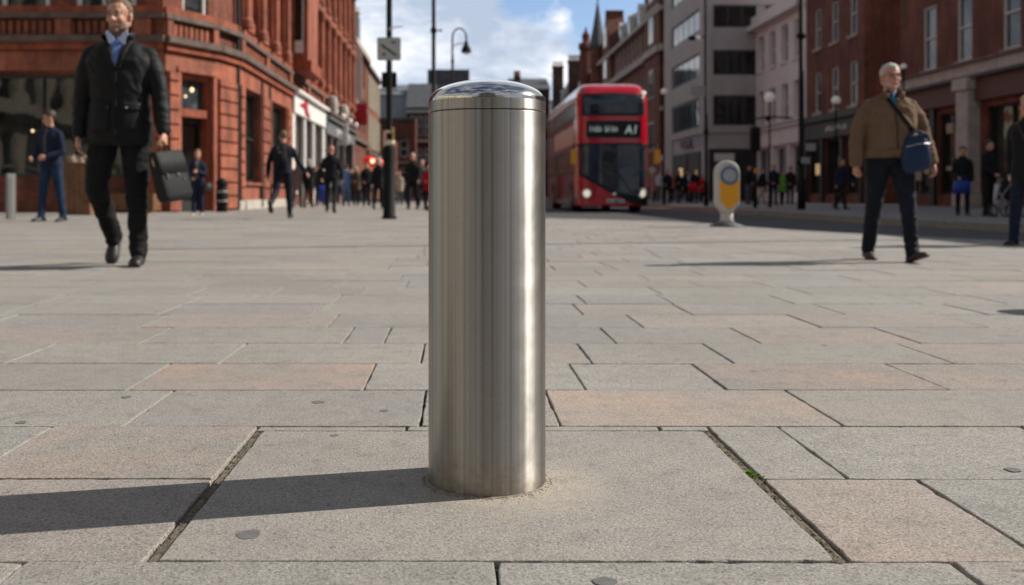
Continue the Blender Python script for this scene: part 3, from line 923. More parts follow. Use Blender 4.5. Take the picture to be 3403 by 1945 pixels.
# upper storey columns and hoods
for i, u in enumerate(BAYS):
    bm = NB()
    cx, cy = -6.75 + .16, 30.5 + u - .75
    obox(bm, D_, UY, PX, u - .98, u - .52, 0, .22, 5.63, 12.98)
    lathe(bm, [(.2, 5.63), (.2, 5.85), (.15, 5.95), (.145, 8.7), (.2, 8.85), (.24, 9.0), (.24, 9.2)], (cx + .12, cy), 12)
    lathe(bm, [(.18, 9.52), (.18, 9.7), (.13, 9.8), (.12, 12.4), (.2, 12.6), (.22, 12.95)], (cx + .12, cy), 12)
    obj('column', bm, M['terra'], t, False)
    bm = NB()
    for z in (9.12, 12.72):
        obox(bm, D_, UY, PX, u - .3, u + .9, 0, .25, z, z + .12 if z > 10 else z + .11)
    obox(bm, D_, UY, PX, u - .22, u - .13, 0, .14, 5.7, 9.1); obox(bm, D_, UY, PX, u + .73, u + .82, 0, .14, 5.7, 9.1)
    # stepped aediculated pediment
    for k in range(4):
        obox(bm, D_, UY, PX, u + .3 - .5 + k * .11, u + .3 + .5 - k * .11, 0, .3 - k * .03, 9.24 + .14 * k + .28, 9.24 + .14 * (k + 1) + .28)
    obox(bm, D_, UY, PX, u - .2, u + .8, 0, .22, 5.64, 5.98)
    obj('window_dressing', bm, M['terra' if i % 3 else 'terra2'], t)
# oriel turret on the corner storeys
for ti, (u, w) in enumerate(()):
    bm = NB(); n = 8
    prof = [(.1, 4.9), (.75, 5.5), (.95, 5.7), (.95, 6.0), (.85, 6.05), (.85, 8.9), (1.0, 9.0), (1.0, 9.3), (.85, 9.4), (.85, 12.8), (1.05, 12.9), (1.05, 13.3), (.5, 14.6), (.05, 16.2)]
    lathe(bm, prof, (-6.75 + .25, 30.5 + u), 16); obj('oriel', bm, M['terra'], t)
# roof
bm = NB()
prism(bm, [(0, TOP), (17.2, TOP), (14.5, TOP + 3), (2.5, TOP + 3)], V((-24, 64.4, 0)), UX, SY, 0, 36)
obj('roof', bm, M['slate'], t)
bm = NB(); obox(bm, A, UX, SY, 24 - 8.75 - .9 + .0, 24 - 8.75 + .02, 0, .05, 5.63, 5.93); q = obj('name_plate', bm, M['kbwhite'], t)
letters(q, M['signback'], A + SY * .05, UX, SY, 24 - 8.75 - .8, 24 - 8.75 - .1, 5.70, 5.86, 8, 4)
# ground floor shops of that building (its further part): white shop, grey shop
def shopfront(par, O, U, Nn, a, b, ops, ztop, fz, fmat, cmat, colw, door=None, proud=.14):
    bm = NB()
    xs = [a] + [x for o_ in ops for x in o_[:2]] + [b]
    for i in range(0, len(xs), 2):
        w0, w1 = xs[i], xs[i + 1]; c = (w0 + w1) / 2; hw = min(colw, (w1 - w0)) / 2 if 0 < i < len(xs) - 2 else (w1 - w0) / 2
        if w1 - w0 > .04: obox(bm, O, U, Nn, c - hw, c + hw, 0, proud, .02, fz[0])
    obj('pilaster', bm, cmat, par)
    bm = NB(); obox(bm, O, U, Nn, a + .05, b - .05, 0, proud + .08, fz[0], fz[1]); f = obj('fascia', bm, fmat, par)
    bm = NB(); obox(bm, O, U, Nn, a, b, 0, proud + .28, fz[1], fz[1] + .12); obj('shop_cornice', bm, cmat, par)
    for (u0, u1, c, d) in ops: window(par, O, U, Nn, u0, u1, c, d, .2, .08, (1 if u1 - u0 > 1.6 else 0, 0), cmat, M['glass_shop'], name='shop_window')
    return f
f = shopfront(t, D_, UY, PX, 9.75, 19.5, shopops[:3], 3.75, (3.80, 4.62), M['whitep'], M['whitep'], .4)
# crimson emblem on the white fascia
bm = NB(); prism(bm, [(0, .33), (1.15, .52), (2.0, .70), (2.15, .30), (2.9, -.05), (1.6, .02), (1.25, .25)], D_ + UY * 11.0 + V((0, 0, 3.88)), UY, PX, .222, .26); obj('emblem', bm, M['redsign'], f)
f = shopfront(t, D_, UY, PX, 19.6, 33.8, shopops[3:], 3.5, (3.55, 4.3), M['gryfascia'], M['gryfascia'], .35)
letters(f, M['frame_w'], D_ + PX * .22, UY, PX, 24, 31, 3.72, 4.1, 9, 12)
for uu in (20.2, 25.2):
    bm = NB(); lathe(bm, [(.02, -.4), (.28, -.35), (.3, 0), (.25, .3), (.02, .4)], (-6.3, 30.5 + uu), 12, 5.1); obj('stone_urn', bm, M['stone'], t)
# red hanging pennant signs etc.
def wall_thing(name, label, cat, X, Y, z, w, h, mat, d=.08, group=None, letter=None):
    """projecting sign facing the camera, on a bracket"""
    tt = thing(name, label, cat, (X, Y, z), group=group)
    bm = NB(); box(bm, (-w / 2, -d / 2, -h / 2), (w / 2, d / 2, h / 2)); bmesh.ops.bevel(bm, geom=bm.edges[:], offset=.02, segments=1, affect='EDGES'); obj('board', bm, mat, tt)
    bm = NB(); tube(bm, [(-w / 2 - .3, 0, h / 2 + .06), (w / 2, 0, h / 2 + .06)], .025, 6); tube(bm, [(0, 0, h / 2 + .06), (0, 0, h / 2 - .01)], .015, 6); obj('bracket', bm, M['frame_d'], tt)
    return tt
wall_thing('hanging_sign', 'round-cornered teal sign between the white shop and the grey shop', 'sign', WX(803, 50), 50, WZ(299, 50), .55, .6, M['teal'])
wall_thing('hanging_sign', 'big bright white projecting sign at the end of the grey shop', 'sign', WX(851, 57), 57, WZ(333, 57), .72, 1.3, M['whitep'])
wall_thing('hanging_sign', 'dark red square projecting sign high on the wall before the far brick block', 'sign', WX(893, 66), 66, WZ(285, 66), 1.1, 1.4, M['redsign'])
wall_thing('hanging_sign', 'small white projecting sign above the dark red one', 'sign', WX(882, 65), 65, WZ(252, 65), .5, .28, M['whitep'])
for i, (px, lab) in enumerate(((917, 'red lit lantern nearer the shops'), (929, 'red lantern with bright yellow centre beside the lamp post'), (941, 'red lantern half behind the lamp post'))):
    Y = 48; tt = thing('lantern', lab, 'lantern', (WX(px, Y), Y, WZ(400 + i * 3, Y)), group='red lanterns over the crowd')
    bm = NB(); lathe(bm, [(.05, -.24), (.16, -.2), (.26, -.08), (.28, 0), (.26, .08), (.16, .2), (.05, .24)], (0, 0), 14); obj('shade', bm, M['redglow'], tt, True)
    bm = NB(); tube(bm, [(0, 0, .22), (0, 0, .5)], .012, 6); tube(bm, [(-2.5 if i == 0 else -.3, 0, .5), (.3, 0, .5)], .012, 6); obj('cord', bm, M['frame_d'], tt)
    if i == 1: bm = NB(); ell(bm, (-.02, -.27, .03), (.1, .04, .12)); obj('bulb', bm, M['lamp_on'], tt, True)
# wall lamps on the grey shop
for k, (px, py) in enumerate(((760, 165), (808, 245), (912, 272))):
    pass
for i, (uu, lab) in enumerate(((21.0, 'first'), (24.5, 'second'), (28, 'third'), (31.5, 'fourth'))):
    bm = NB(); p = D_ + UY * uu + PX * .5
    tt = thing('wall_lamp', lab + ' pale globe wall lamp above the grey shop, counted from the white shop', 'wall lamp', (p.x, p.y, 4.75), group='globe lamps above the grey shop')
    ell(bm, (0, 0, 0), (.15, .15, .17)); obj('globe', bm, M['globe'], tt, True)
    bm = NB(); tube(bm, [(-.5, 0, -.1), (-.25, 0, -.22), (0, 0, -.15)], .02, 6); obj('bracket', bm, M['frame_d'], tt)
# bulbs inside the windows
for i, (px, py, lab) in enumerate(((82, 326, 'dim bulb seen in the upper part of the long shop window'), (207, 406, 'bright bulb glowing behind the jeans man in the shop window'), (478, 224, 'bright pendant bulb in the glass over the corner door'), (462, 240, 'smaller dim bulb next to the bright one over the corner door'))):
    Y = 27.36 if i < 2 else 28.05
    X = WX(px, Y); tt = thing('pendant_bulb', lab, 'light bulb', (X, Y - .02, WZ(py, Y)), group='bulbs glowing in the corner building')
    r = (.035, .05, .055, .035)[i]
    bm = NB(); ell(bm, (0, 0, 0), (r, r, r * 1.2)); obj('bulb', bm, M['lamp_on'], tt, True)
    bm = NB(); tube(bm, [(0, 0, r), (0, 0, r + .5)], .006, 5); obj('cord', bm, M['frame_d'], tt)


bm = NB(); obox(bm, D_, UY, PX, 9.85, 12.7, .0, .74, 5.64, 14.2); obj('box_bay', bm, M['terra'], t)
bm = NB(); obox(bm, D_, UY, PX, 9.75, 12.8, .0, .9, 5.45, 5.9); obox(bm, D_, UY, PX, 9.75, 12.8, .0, .9, 9.3, 9.7); obj('cornice', bm, M['terra2'], t)
bm = NB(); obox(bm, D_ + UY * 9.85, PX, SY, .16, .56, .0, .05, 6.2, 9.0); w_ = obj('window', bm, M['frame_w'], t)
bm = NB(); obox(bm, D_ + UY * 9.85, PX, SY, .21, .51, .05, .06, 6.7, 8.95); obj('pane', bm, M['glass'], w_)
# --- generic block facing the street ---------------------------------------------------
def block(name, label, X, y0, y1, H, side, wallm, cols, rows, fm=None, gm=None, depth=14, ww=1.0, sill=None, bars=(0, 1), south=False, scols=(), roof=None, cornice=None, dep=.2, rh=3.0, dormers=0, shop=None, chim=(), rmat=None, z0=0):
    """side +1: the facade at X looks to -X (right hand row); -1: looks to +X. rows (z0,z1); cols y positions"""
    t = thing(name, label, 'building')
    ops = []
    Nn = NX if side > 0 else PX
    O = V((X, y0, 0)); L = y1 - y0
    for c in cols:
        for (a, b) in rows: ops.append((c - ww / 2 - y0, c + ww / 2 - y0, a, b))
    sh = []
    if shop:
        for (a, b) in shop['ops']: sh.append((a - y0, b - y0, .45, shop['z']))
    bm = NB(); wall(bm, O, UY, Nn, L, z0, H, ops + sh, dep)
    xa, xb = (X, X + depth) if side > 0 else (X - depth, X)
    sops = []
    if south:
        for (a, b) in scols:
            for (c, d) in rows: sops.append((a - xa, b - xa, c, d))
        wall(bm, V((xa, y0, 0)), UX, SY, xb - xa, z0, H, sops, dep)
    shell(bm, xa, xb, y0, y1, z0, H, skip=('w' if side > 0 else 'e',) + (('s',) if south else ()))
    obj('wall', bm, wallm, t)
    for o_ in ops: window(t, O, UY, Nn, *o_, dep - .02, .07, bars, fm, gm, sill=sill)
    for o_ in sops: window(t, V((xa, y0, 0)), UX, SY, *o_, dep - .02, .07, bars, fm, gm, sill=sill)
    if shop:
        shopfront(t, O, UY, Nn, .05, L - .05, sh, shop['z'], shop['fz'], shop['fm'], shop['cm'], .35)
    if cornice:
        for (a, b, out, m_) in cornice:
            bm = NB(); obox(bm, O, UY, Nn, -.05, L + .05, -.03, out, a, b)
            if south: obox(bm, V((xa, y0, 0)), UX, SY, 0, xb - xa, -.03, out - .003, a + .002, b - .002)
            obj('cornice', bm, m_, t)
    if roof == 'mansard':
        bm = NB(); s = .9
        prism(bm, [(.05, H), (depth - .05, H), (depth - 1.8, H + rh), (1.5, H + rh)] if side > 0 else [(.05, H), (depth - .05, H), (depth - 1.5, H + rh), (1.8, H + rh)], V((xa, y1 - .05, 0)), UX, SY, 0, L - .1)
        rf = obj('roof', bm, rmat or M['slate'], t)
        for i in range(dormers):
            yc = y0 + L * (i + .5) / dormers
            bm = NB(); o0 = V((X, yc, 0)); obox(bm, o0, UY, Nn, -.55, .55, -1.6, -.25, H + .05, H + rh * .66)
            prism(bm, [(-.65, H + rh * .66), (.65, H + rh * .66), (0, H + rh * .66 + .5)], V((X, yc, 0)), UY, Nn, -1.9, -.2)
            dm = obj('dormer', bm, M['frame_w'], rf)
            bm = NB(); obox(bm, o0, UY, Nn, -.4, .4, -.26, -.235, H + .2, H + rh * .6); obj('dormer_pane', bm, M['glass'], dm) if False else obj('pane', bm, M['glass'], t)
    elif roof == 'gable':
        bm = NB(); prism(bm, [(-.2, H), (depth + .2, H), (depth / 2, H + rh)], V((xa, y1, 0)), UX, SY, 0, L)
        obj('roof', bm, rmat or M['slate'], t)
    for (cx, cy, w, h, npot) in chim:
        bm = NB(); zt = H + h
        box(bm, (cx - w / 2, cy - .45, H - .5), (cx + w / 2, cy + .45, zt)); box(bm, (cx - w / 2 - .1, cy - .55, zt), (cx + w / 2 + .1, cy + .55, zt + .25))
        ch = obj('chimney', bm, wallm, t)
        bm = NB()
        for i in range(npot): lathe(bm, [(.14, 0), (.11, .3), (.14, .32), (.12, .75), (.15, .8)], (cx - w / 2 + w * (i + .5) / npot, cy), 8, zt + .25)
        obj('chimney_pot', bm, M['pot'], ch)
    return t


# left row, beyond the corner building
b3 = block('terrace_building', 'dark red brick building with tall arched window and steep slate roof beyond the corner building', -6.78, 64.55, 75.4, 10.6, -1, M['dkbrick'], [67, 70, 73.2], [(4.9, 7.4), (8.2, 10)], ww=1.0, roof='mansard', rh=4.6, cornice=[(10.3, 10.7, .35, M['stone']), (4.0, 4.3, .25, M['lead'])], south=True, dormers=2, chim=((-9, 66, 1.6, 5.6, 4),))
bm = NB()
for yy_ in (64.8, 66.4, 68, 71): tube(bm, [(-7.2, yy_, 10.6), (-7.2, yy_, 14.6)], [.12, .02], 6)
obj('finial', bm, M['lead'], b3)
bm = NB(); pts = [(-.55, 0), (.55, 0), (.55, 3.0)] + [(.55 * math.cos(R(a)), 3.0 + .55 * math.sin(R(a))) for a in range(15, 180, 15)] + [(-.55, 3.0)]
# arched window on the return wall seen up the street
prism(bm, pts, V((WX(880, 64.5), 64.5, 6.6)), UX, SY, .02, .10)
aw = obj('window', bm, M['frame_w'], b3)
b4 = block('terrace_building', 'orange brick building with long cream window bays at the end of the left row', -6.8, 75.6, 88, 10.3, -1, M['midbrick'], [77.3, 80.2, 83.1, 86], [(4.2, 6.3), (7.3, 9.6)], fm=M['creamp'], ww=1.9, bars=(2, 1), roof='gable', rh=2.2, south=True, cornice=[(10.1, 10.35, .25, M['lead']), (3.5, 3.8, .2, M['lead'])], gm=M['glass_b'])
bm = NB()
for yc in (77.3, 80.2, 83.1, 86):
    for z in (4.0, 7.1): obox(bm, V((-6.8, yc, 0)), UY, PX, -1.12, -.96, 0, .16, z, z + 2.6); obox(bm, V((-6.8, yc, 0)), UY, PX, .96, 1.12, 0, .16, z, z + 2.6); obox(bm, V((-6.8, yc, 0)), UY, PX, -.3, .3, 0, .1, z, z + 2.55)
obj('bay_frame', bm, M['creamp'], b4)
block('terrace_building', 'low brick building half hidden behind the black lamp post', -6.6, 90, 112, 6.4, -1, M['dkbrick'], [93, 97, 101, 105, 109], [(3.9, 5.6)], roof='gable', rh=2.4, south=True, ww=1.2)


def face(name, label, X0, X1, Y, H, wallm, cols, rows, ww, roofh=2.5, rmat=None, kind='gable', fm=None, gm=None, depth=12, bands=(), bars=(0, 1), chim=()):
    """a building that closes the view, its long side to the camera"""
    t = thing(name, label, 'building')
    O = V((X0, Y, 0)); L = X1 - X0; ops = [(c - ww / 2, c + ww / 2, a, b) for c in cols for (a, b) in rows if c + ww / 2 < L]
    bm = NB(); wall(bm, O, UX, SY, L, 0, H, ops); shell(bm, X0, X1, Y, Y + depth, 0, H, skip=('s',)); obj('wall', bm, wallm, t)
    for o_ in ops: window(t, O, UX, SY, *o_, .18, .1, bars, fm, gm)
    bm = NB()
    if kind == 'gable': prism(bm, [(-.3, H), (depth + .3, H), (depth / 2, H + roofh)], V((X0 - .1, Y, 0)), UY, PX, 0, L + .2)
    elif kind == 'end': prism(bm, [(-.3, H), (L + .3, H), (L / 2, H + roofh)], V((X0, Y - .1, 0)), UX, V((0, 1, 0)), 0, depth + .2)
    else: obox(bm, O, UX, SY, 0, L, -depth, .2, H, H + roofh)
    obj('roof', bm, rmat or M['slate'], t)
    for (a, b, out, m_) in bands:
        bm = NB(); obox(bm, O, UX, SY, -.05, L + .05, -.03, out, a, b); obj('cornice', bm, m_, t)
    for (u, w, h) in chim:
        bm = NB(); obox(bm, O, UX, SY, u, u + w, -5, -4, H, H + h); ch = obj('chimney', bm, wallm, t)
        bm = NB()
        for i in range(3): lathe(bm, [(.16, 0), (.13, .8)], (X0 + u + w * (i + .5) / 3, Y + 4.5), 8, H + h)
        obj('chimney_pot', bm, M['pot'], ch)
    return t


Y = 118
face('far_building', 'low dull brick building right behind the black lamp post', WX(938, Y), WX(1034, Y), Y, WZ(300, Y), M['dkbrick'], [1.2, 3.2], [(1.5, 3.5), (4.8, 6.8)], 1.0, .3, kind='flat', bands=[(4.0, 4.2, .2, M['stone'])])
Y = 126
face('far_building', 'light grey building with dark slate roof rising behind the lamp post', WX(945, Y), WX(1016, Y), Y, WZ(236, Y), M['ltwall'], [1.2], [(9.3, 11)], 1.0, 1.9, M['slate2'])
Y = 122
face('far_building', 'slate roofed building with a blue tinted glass storey', WX(1012, Y), WX(1082, Y), Y, WZ(268, Y), M['brnbrick'], [.7 + i * .9 for i in range(4)], [(1.6, 3.4), (4.4, 6), (7.5, 10)], .6, 3.6, M['slate'], gm=M['glass_b'], bands=[(6.7, 7.1, .3, M['stone']), (10.3, 10.7, .4, M['stone'])])
Y = 150
face('far_building', 'tall dark slate clad block with white gable edge behind the bollard cap', WX(1064, Y), WX(1168, Y), Y, WZ(205, Y), M['slate2'], [1.5, 4], [(8, 10), (13, 15)], 1.2, 1.9, M['slate'], kind='flat', bands=[(14.2, 14.5, .2, M['slate'])])
Y = 140
face('far_building', 'low roofed building behind the top of the bollard', WX(1160, Y), WX(1278, Y), Y, WZ(212, Y), M['ltwall'], [1.5, 4, 6], [(8, 10.4)], 1.2, 1.1, M['slate'])
Y = 132
face('far_building', 'grey slate building with steep gables just right of the bollard cap', WX(1272, Y), WX(1368, Y), Y, WZ(222, Y), M['brnbrick'], [1, 2.6, 4.2], [(9, 11), (5, 7.5)], .9, 2.1, M['slate'], chim=((.6, .9, 2.2),))
Y = 175
face('far_building', 'plain brick building closing the road beyond the bus', WX(1350, Y), WX(1500, Y), Y, 12, M['dkbrick'], [1 + 2 * i for i in range(5)], [(3, 5), (7, 9)], 1.0, 2.5)

# right row
t = block('grey_office_building', 'modern grey concrete office building with bands of windows on the street corner', 16.3, 65, 77.4, 18.5, 1, M['conc'], [], [], south=True, depth=12, fm=M['frame_d'])
Og = V((16.3, 65, 0)); Osd = V((16.3, 65, 0))
bm = NB()
rowsg = [(4.95, 6.85), (8.25, 9.8), (11.35, 12.75), (14.3, 15.7)]
# proud concrete frames make the window bands; panes sit in dark strips
for i, (a, b) in enumerate(rowsg):
    for (O, U, Nn, u0, u1, nb) in ((Osd, UY, NX, 1.2, 9.6, 4), (Og, UX, SY, .5, 3.3, 2), (Og, UX, SY, 3.9, 9.5, 4)):
        bm = NB(); obox(bm, O, U, Nn, u0, u1, .0, .02, a, b); w = obj('window', bm, M['frame_d'], t)
        k = nb + 1; ww = (u1 - u0) / k
        bm = NB()
        for j in range(k): obox(bm, O, U, Nn, u0 + j * ww + .08, u0 + (j + 1) * ww - .08, .02, .04, a + .1, b - .1)
        obj('pane', bm, M['glass_b'] if U is UY and i < 4 and a > 8 else M['glass'], w)
bm = NB()
for z0_, z1_ in ((4.45, 4.9), (6.9, 8.2), (9.85, 11.3), (12.8, 14.25), (15.75, 18.5)):
    obox(bm, Osd, UY, NX, .0, 12.38, 0, .14, z0_, z1_); obox(bm, Og, UX, SY, 0, 11.9, 0, .14, z0_ + .002, z1_ - .002)
obox(bm, Og, UX, SY, -.14, .42, 0.003, .145, 4.4, 18.4); obox(bm, Osd, UY, NX, -.145, 1.1, .01, .143, 4.41, 18.39); obox(bm, Osd, UY, NX, 9.7, 12.37, .01, .143, .02, 18.39)
obj('concrete_band', bm, M['conc'], t)
bm = NB(); obox(bm, Og, UX, SY, .2, 3.1, .01, .2, 0.02, 3.4); obox(bm, Osd, UY, NX, 1.3, 4.6, .01, .1, .02, 3.3); obox(bm, Osd, UY, NX, 5, 9.4, .01, .1, .02, 3.3); q = obj('shopfront', bm, M['dark'], t)
bm = NB(); obox(bm, Og, UX, SY, .5, 1.8, .2, .24, 2.6, 3.1); obj('sign', bm, M['frame_w'], q)
bm = NB(); obox(bm, Osd, UY, NX, 3.2, 6.4, .145, .25, 3.75, 4.25); obj('sign', bm, M['signback'], t)
bm = NB()
for (a, b, c, d) in ((2.0, 2.5, 1.4, 2.1), (6.2, 7.4, 1.2, 2.3)): obox(bm, Osd, UY, NX, a, b, .1, .12, c, d)
obj('lit_window', bm, M['warm'], q)

block('pink_building', 'pale pink rendered building with two rows of sash windows beside the grey office', 19.5, 55.5, 64.8, 11.2, 1, M['pinkstone'], [56.9, 59.1, 61.4, 63.7], [(4.8, 7.0), (8.3, 10.5)], ww=1.15, sill=M['pinkstone'], cornice=[(11.0, 11.3, .6, M['pinkstone']), (11.3, 11.9, .3, M['pinkstone']), (4.45, 4.65, .3, M['lead'])], dep=.28,
      shop=dict(ops=[(55.9, 57.9), (58.4, 60.8), (61.5, 64.4)], z=3.3, fz=(3.4, 4.4), fm=M['pinkstone'], cm=M['pinkstone']), fm=M['pinkstone'])
t = block('brick_building', 'dark red brick building with white sash windows between the pink building and the alley', 19.5, 47.6, 55.4, 14, 1, M['dkbrick'], [48.9, 51.3, 53.7], [(4.85, 7.0), (8.3, 10.4), (11.4, 13)], gm=M['glass_b'], ww=.95, sill=M['stone'], south=True, cornice=[(4.4, 4.65, .3, M['dkfascia'])], dep=.16,
          shop=dict(ops=[(47.9, 49.9), (50.4, 52.6), (53.1, 55.1)], z=3.3, fz=(3.4, 4.3), fm=M['dkfascia'], cm=M['dark']), roof='mansard')
letters(t, M['frame_w'], V((19.28, 0, 0)), UY, NX, 49.2, 52.0, 3.72, 4.0, 9, 22)
bm = NB(); obox(bm, V((19.5, 0, 0)), UY, NX, 53.3, 54.4, -.17, -.15, 1.5, 2.1); obox(bm, V((19.5, 0, 0)), UY, NX, 50.7, 51.1, -.17, -.15, 1.6, 2.4); obj('lit_window', bm, M['warm'], t)
t = block('brick_building', 'near red brick building with tall sash windows over a white stone band and white pier', 19.5, 13.0, 43.7, 11, 1, M['dkbrick'], [16.3, 19.5, 22.7, 25.9, 29, 32, 34.95, 38.2, 41.0], [(5.6, 8.2), (9, 10.5)], gm=M['glass_b'], ww=1.15, sill=M['stone'], south=True, cornice=[(4.85, 5.35, .34, M['stone']), (5.35, 5.47, .45, M['lead'])], dep=.14,
          shop=dict(ops=[(13.5, 17), (17.8, 21), (22, 25), (26, 29.5), (30.5, 33), (33.6, 36.6), (38.4, 40.2), (40.9, 43.2)], z=3.7, fz=(3.95, 4.8), fm=M['brnfascia'], cm=M['dark']), roof='mansard', rh=.6)
bm = NB()
for yc in (37.5, 29.9, 21.5): obox(bm, V((19.5, yc, 0)), UY, NX, -.45, .45, 0, .46, .02, 4.84); obox(bm, V((19.5, yc, 0)), UY, NX, -.55, .55, 0, .56, 4.4, 4.83); obox(bm, V((19.5, yc, 0)), UY, NX, -.55, .55, 0, .56, .02, .5)
obj('stone_pier', bm, M['stone'], t)
bm = NB(); r_ = random.Random(2)
for k in range(9):
    y_ = r_.choice((34.2, 35.1, 35.9, 38.9, 39.6, 41.5, 42.3)); z_ = r_.uniform(1.0, 3.0); obox(bm, V((19.5, y_, 0)), UY, NX, -.3, .3, -.17 + k * .001, -.15 + k * .001, z_, z_ + r_.uniform(.15, .6))
obj('window_display', bm, M['c_beige'], t)

t = block('gothic_brick_building', 'tall red brick building with pointed gables, dormers and slate roof beyond the grey office', 16.35, 77.6, 119, 15, 1, M['dkbrick'], [86.5, 88.6, 90.7, 92.8, 95, 97.2, 99.4, 101.4, 112.5, 116], [(3.9, 5.9), (8.2, 10.6), (12.6, 14.6)], ww=1.05, fm=M['frame_w'], sill=M['stone'], cornice=[(11.7, 12.2, .4, M['stone']), (7.0, 7.3, .3, M['stone']), (14.85, 15.2, .45, M['stone'])], roof='mansard', rh=3.4, dormers=8, chim=((18.6, 91, 2.6, 8, 4),), dep=.16)
for (yc, w, h) in ((81.4, 3.0, 20.5), (106.5, 3.2, 20)):
    bm = NB(); prism(bm, [(-w, 0), (w, 0), (w, h - 5), (w * .75, h - 4.2), (w * .72, h - 3.4), (.4, h - .7), (.35, h), (-.35, h), (-.4, h - .7), (-w * .72, h - 3.4), (-w * .75, h - 4.2), (-w, h - 5)], V((16.35, yc, 0)), UY, NX, -1.5, .35)
    gbl = obj('gable', bm, M['dkbrick'], t)
    for z in (3.9, 8.2, 12.6, 16.0):
        bm = NB(); obox(bm, V((16.35, yc, 0)), UY, NX, -1.0, 1.0, .35, .42, z, z + 2.4); obj('window_surround', bm, M['stone'], gbl)
        bm = NB()
        for s_ in (-.82, .12): obox(bm, V((16.35, yc, 0)), UY, NX, s_, s_ + .7, .42, .44, z + .15, z + 2.2)
        obj('pane', bm, M['glass'], gbl)
    for z0_, z1_, o_ in ((11.68, 12.23, .6), (h - 5.3, h - 5.0, .5)):
        bm = NB(); obox(bm, V((16.35, yc, 0)), UY, NX, -w - .06, w + .06, .33, o_, z0_, z1_); obj('string_course', bm, M['stone'], gbl)
Ys = 113.5; xs = WX(1487, Ys)
bm = NB(); lathe(bm, [(.8, 10), (.8, 17.1)], (xs, Ys), 8); obj('tower', bm, M['dkbrick'], t)
bm = NB(); lathe(bm, [(.95, 17.1), (.92, 17.5), (.62, 19), (.28, 21), (.08, 22.3), (.05, 22.5), (.16, 22.7), (.02, 23.3)], (xs, Ys), 8); obj('spire', bm, M['slate'], t)
bm = NB(); lathe(bm, [(.75, 10), (.75, 18.0), (.95, 18.2), (.9, 18.8), (.45, 19.0), (.5, 19.9), (.2, 20.3), (.05, 20.9)], (WX(1458, 122), 122), 8); obj('turret', bm, M['dkbrick'], t)
block('terrace_building', 'far brown brick terrace with a big chimney stack above the bus roof', 16.4, 119.2, 146, 12.4, 1, M['brnbrick'], [122 + 3 * i for i in range(8)], [(4, 6), (8, 10.5)], ww=1.2, roof='mansard', rh=3.9, dormers=6, cornice=[(7, 7.3, .3, M['stone']), (12.2, 12.5, .4, M['stone'])], chim=((WX(1432, 136), 136, 2.0, 5.9, 6),), south=True)
block('terrace_building', 'farthest brown terrace with a lone chimney left of the bus roof', 16.5, 146.3, 200, 14.0, 1, M['brnbrick'], [149 + 4 * i for i in range(12)], [(4, 6), (8, 10)], ww=1.2, roof='mansard', rh=4.0, dormers=6, cornice=[(13.8, 14.1, .4, M['stone'])], chim=((WX(1388, 160), 160, 1.7, 6.6, 4),))
# unseen buildings added behind the viewer for their reflections in steel and glass
block('added_rear_building', 'cream rendered building added behind the viewer to be mirrored in the steel', -22, -34, -10, 13, -1, M['creamp'], [-31, -27, -23, -19, -15], [(1, 3.6), (5, 7.5), (9, 11)], ww=1.5, roof='mansard')
def nface(name, label, X0, X1, Y, H, wallm, n, rows, ww, dp=10):
    t = thing(name, label, 'building'); O = V((X0, Y, 0)); L = X1 - X0; Nn = V((0, 1, 0))
    ops = [(L * (i + .5) / n - ww / 2, L * (i + .5) / n + ww / 2, a, b) for i in range(n) for (a, b) in rows]
    bm = NB(); wall(bm, O, UX, Nn, L, 0, H, ops); shell(bm, X0, X1, Y - dp, Y, 0, H, skip=('n',)); obj('wall', bm, wallm, t)
    for o_ in ops: window(t, O, UX, Nn, *o_, .18, .1, (1, 1), None, M['glass'])
    bm = NB(); obox(bm, O, UX, Nn, 0, L, -.02, .5, H - .6, H + .003); obj('cornice', bm, M['stone'], t)
nface('added_rear_building', 'dark brick building added directly behind the viewer to darken the steel reflection', -5.5, 4.5, -14, 19, M['dkfascia'], 4, [(.5, 3.4), (5, 7.4), (9, 11), (13, 15)], 1.5)  # tall, dark and close to darken the mid steel and block skylight
nface('added_rear_building', 'beige stone building added behind the viewer to the right', 6.4, 17, -26, 14, M['stone'], 5, [(.5, 3.4), (5, 7.4), (9, 11)], 1.4)
block('added_rear_building', 'tan stone building added behind the viewer on the left', -20, -8, 12, 12, -1, M['creamp'], [-6.4, -3.6, -.8, 2, 4.8, 7.6, 10.4], [(.2, 3.3), (4.6, 7.4), (8.8, 11)], ww=1.7, cornice=[(3.6, 4.1, .5, M['dkfascia']), (11.4, 12, .6, M['stone'])])
nface('added_rear_building', 'grey office building added far behind the viewer', -24, -11, -38, 16, M['conc'], 6, [(.5, 3.4), (5, 7.4), (9, 11)], 1.6)
# ------------------------------------------------------------------ street furniture
def T(name, label, cat, X, Y, z=0, **k): return thing(name, label, cat, (X, Y, z), **k)


Y = 20.2; X = WX(968.5, Y)
t = T('lamp_post', 'tall thick black lamp post rising from the paving left of the big bollard', 'lamp post', X, Y)
bm = NB(); lathe(bm, [(.15, 0), (.15, .05), (.125, .07), (.122, 1.42), (.105, 1.47)], n=20); obj('base', bm, M['black'], t, True)
bm = NB(); lathe(bm, [(.105, 1.47), (.062, 1.50), (.062, 2.0), (.058, 5), (.05, 9)], n=16); obj('shaft', bm, M['black'], t, True)
bm = NB(); lathe(bm, [(.064, 0), (.11, .02), (.11, .10), (.066, .12)], n=16, z0=1.49); lathe(bm, [(.064, 0), (.085, .01), (.085, .05), (.064, .06)], n=16, z0=1.74); obj('collar', bm, M['creamp'], t, True)
bm = NB(); box(bm, (.06, -.1, 1.60), (.10, .02, 1.76)); box(bm, (.05, -.12, 1.78), (.11, -.02, 1.86)); obj('clip', bm, M['gold'], t)
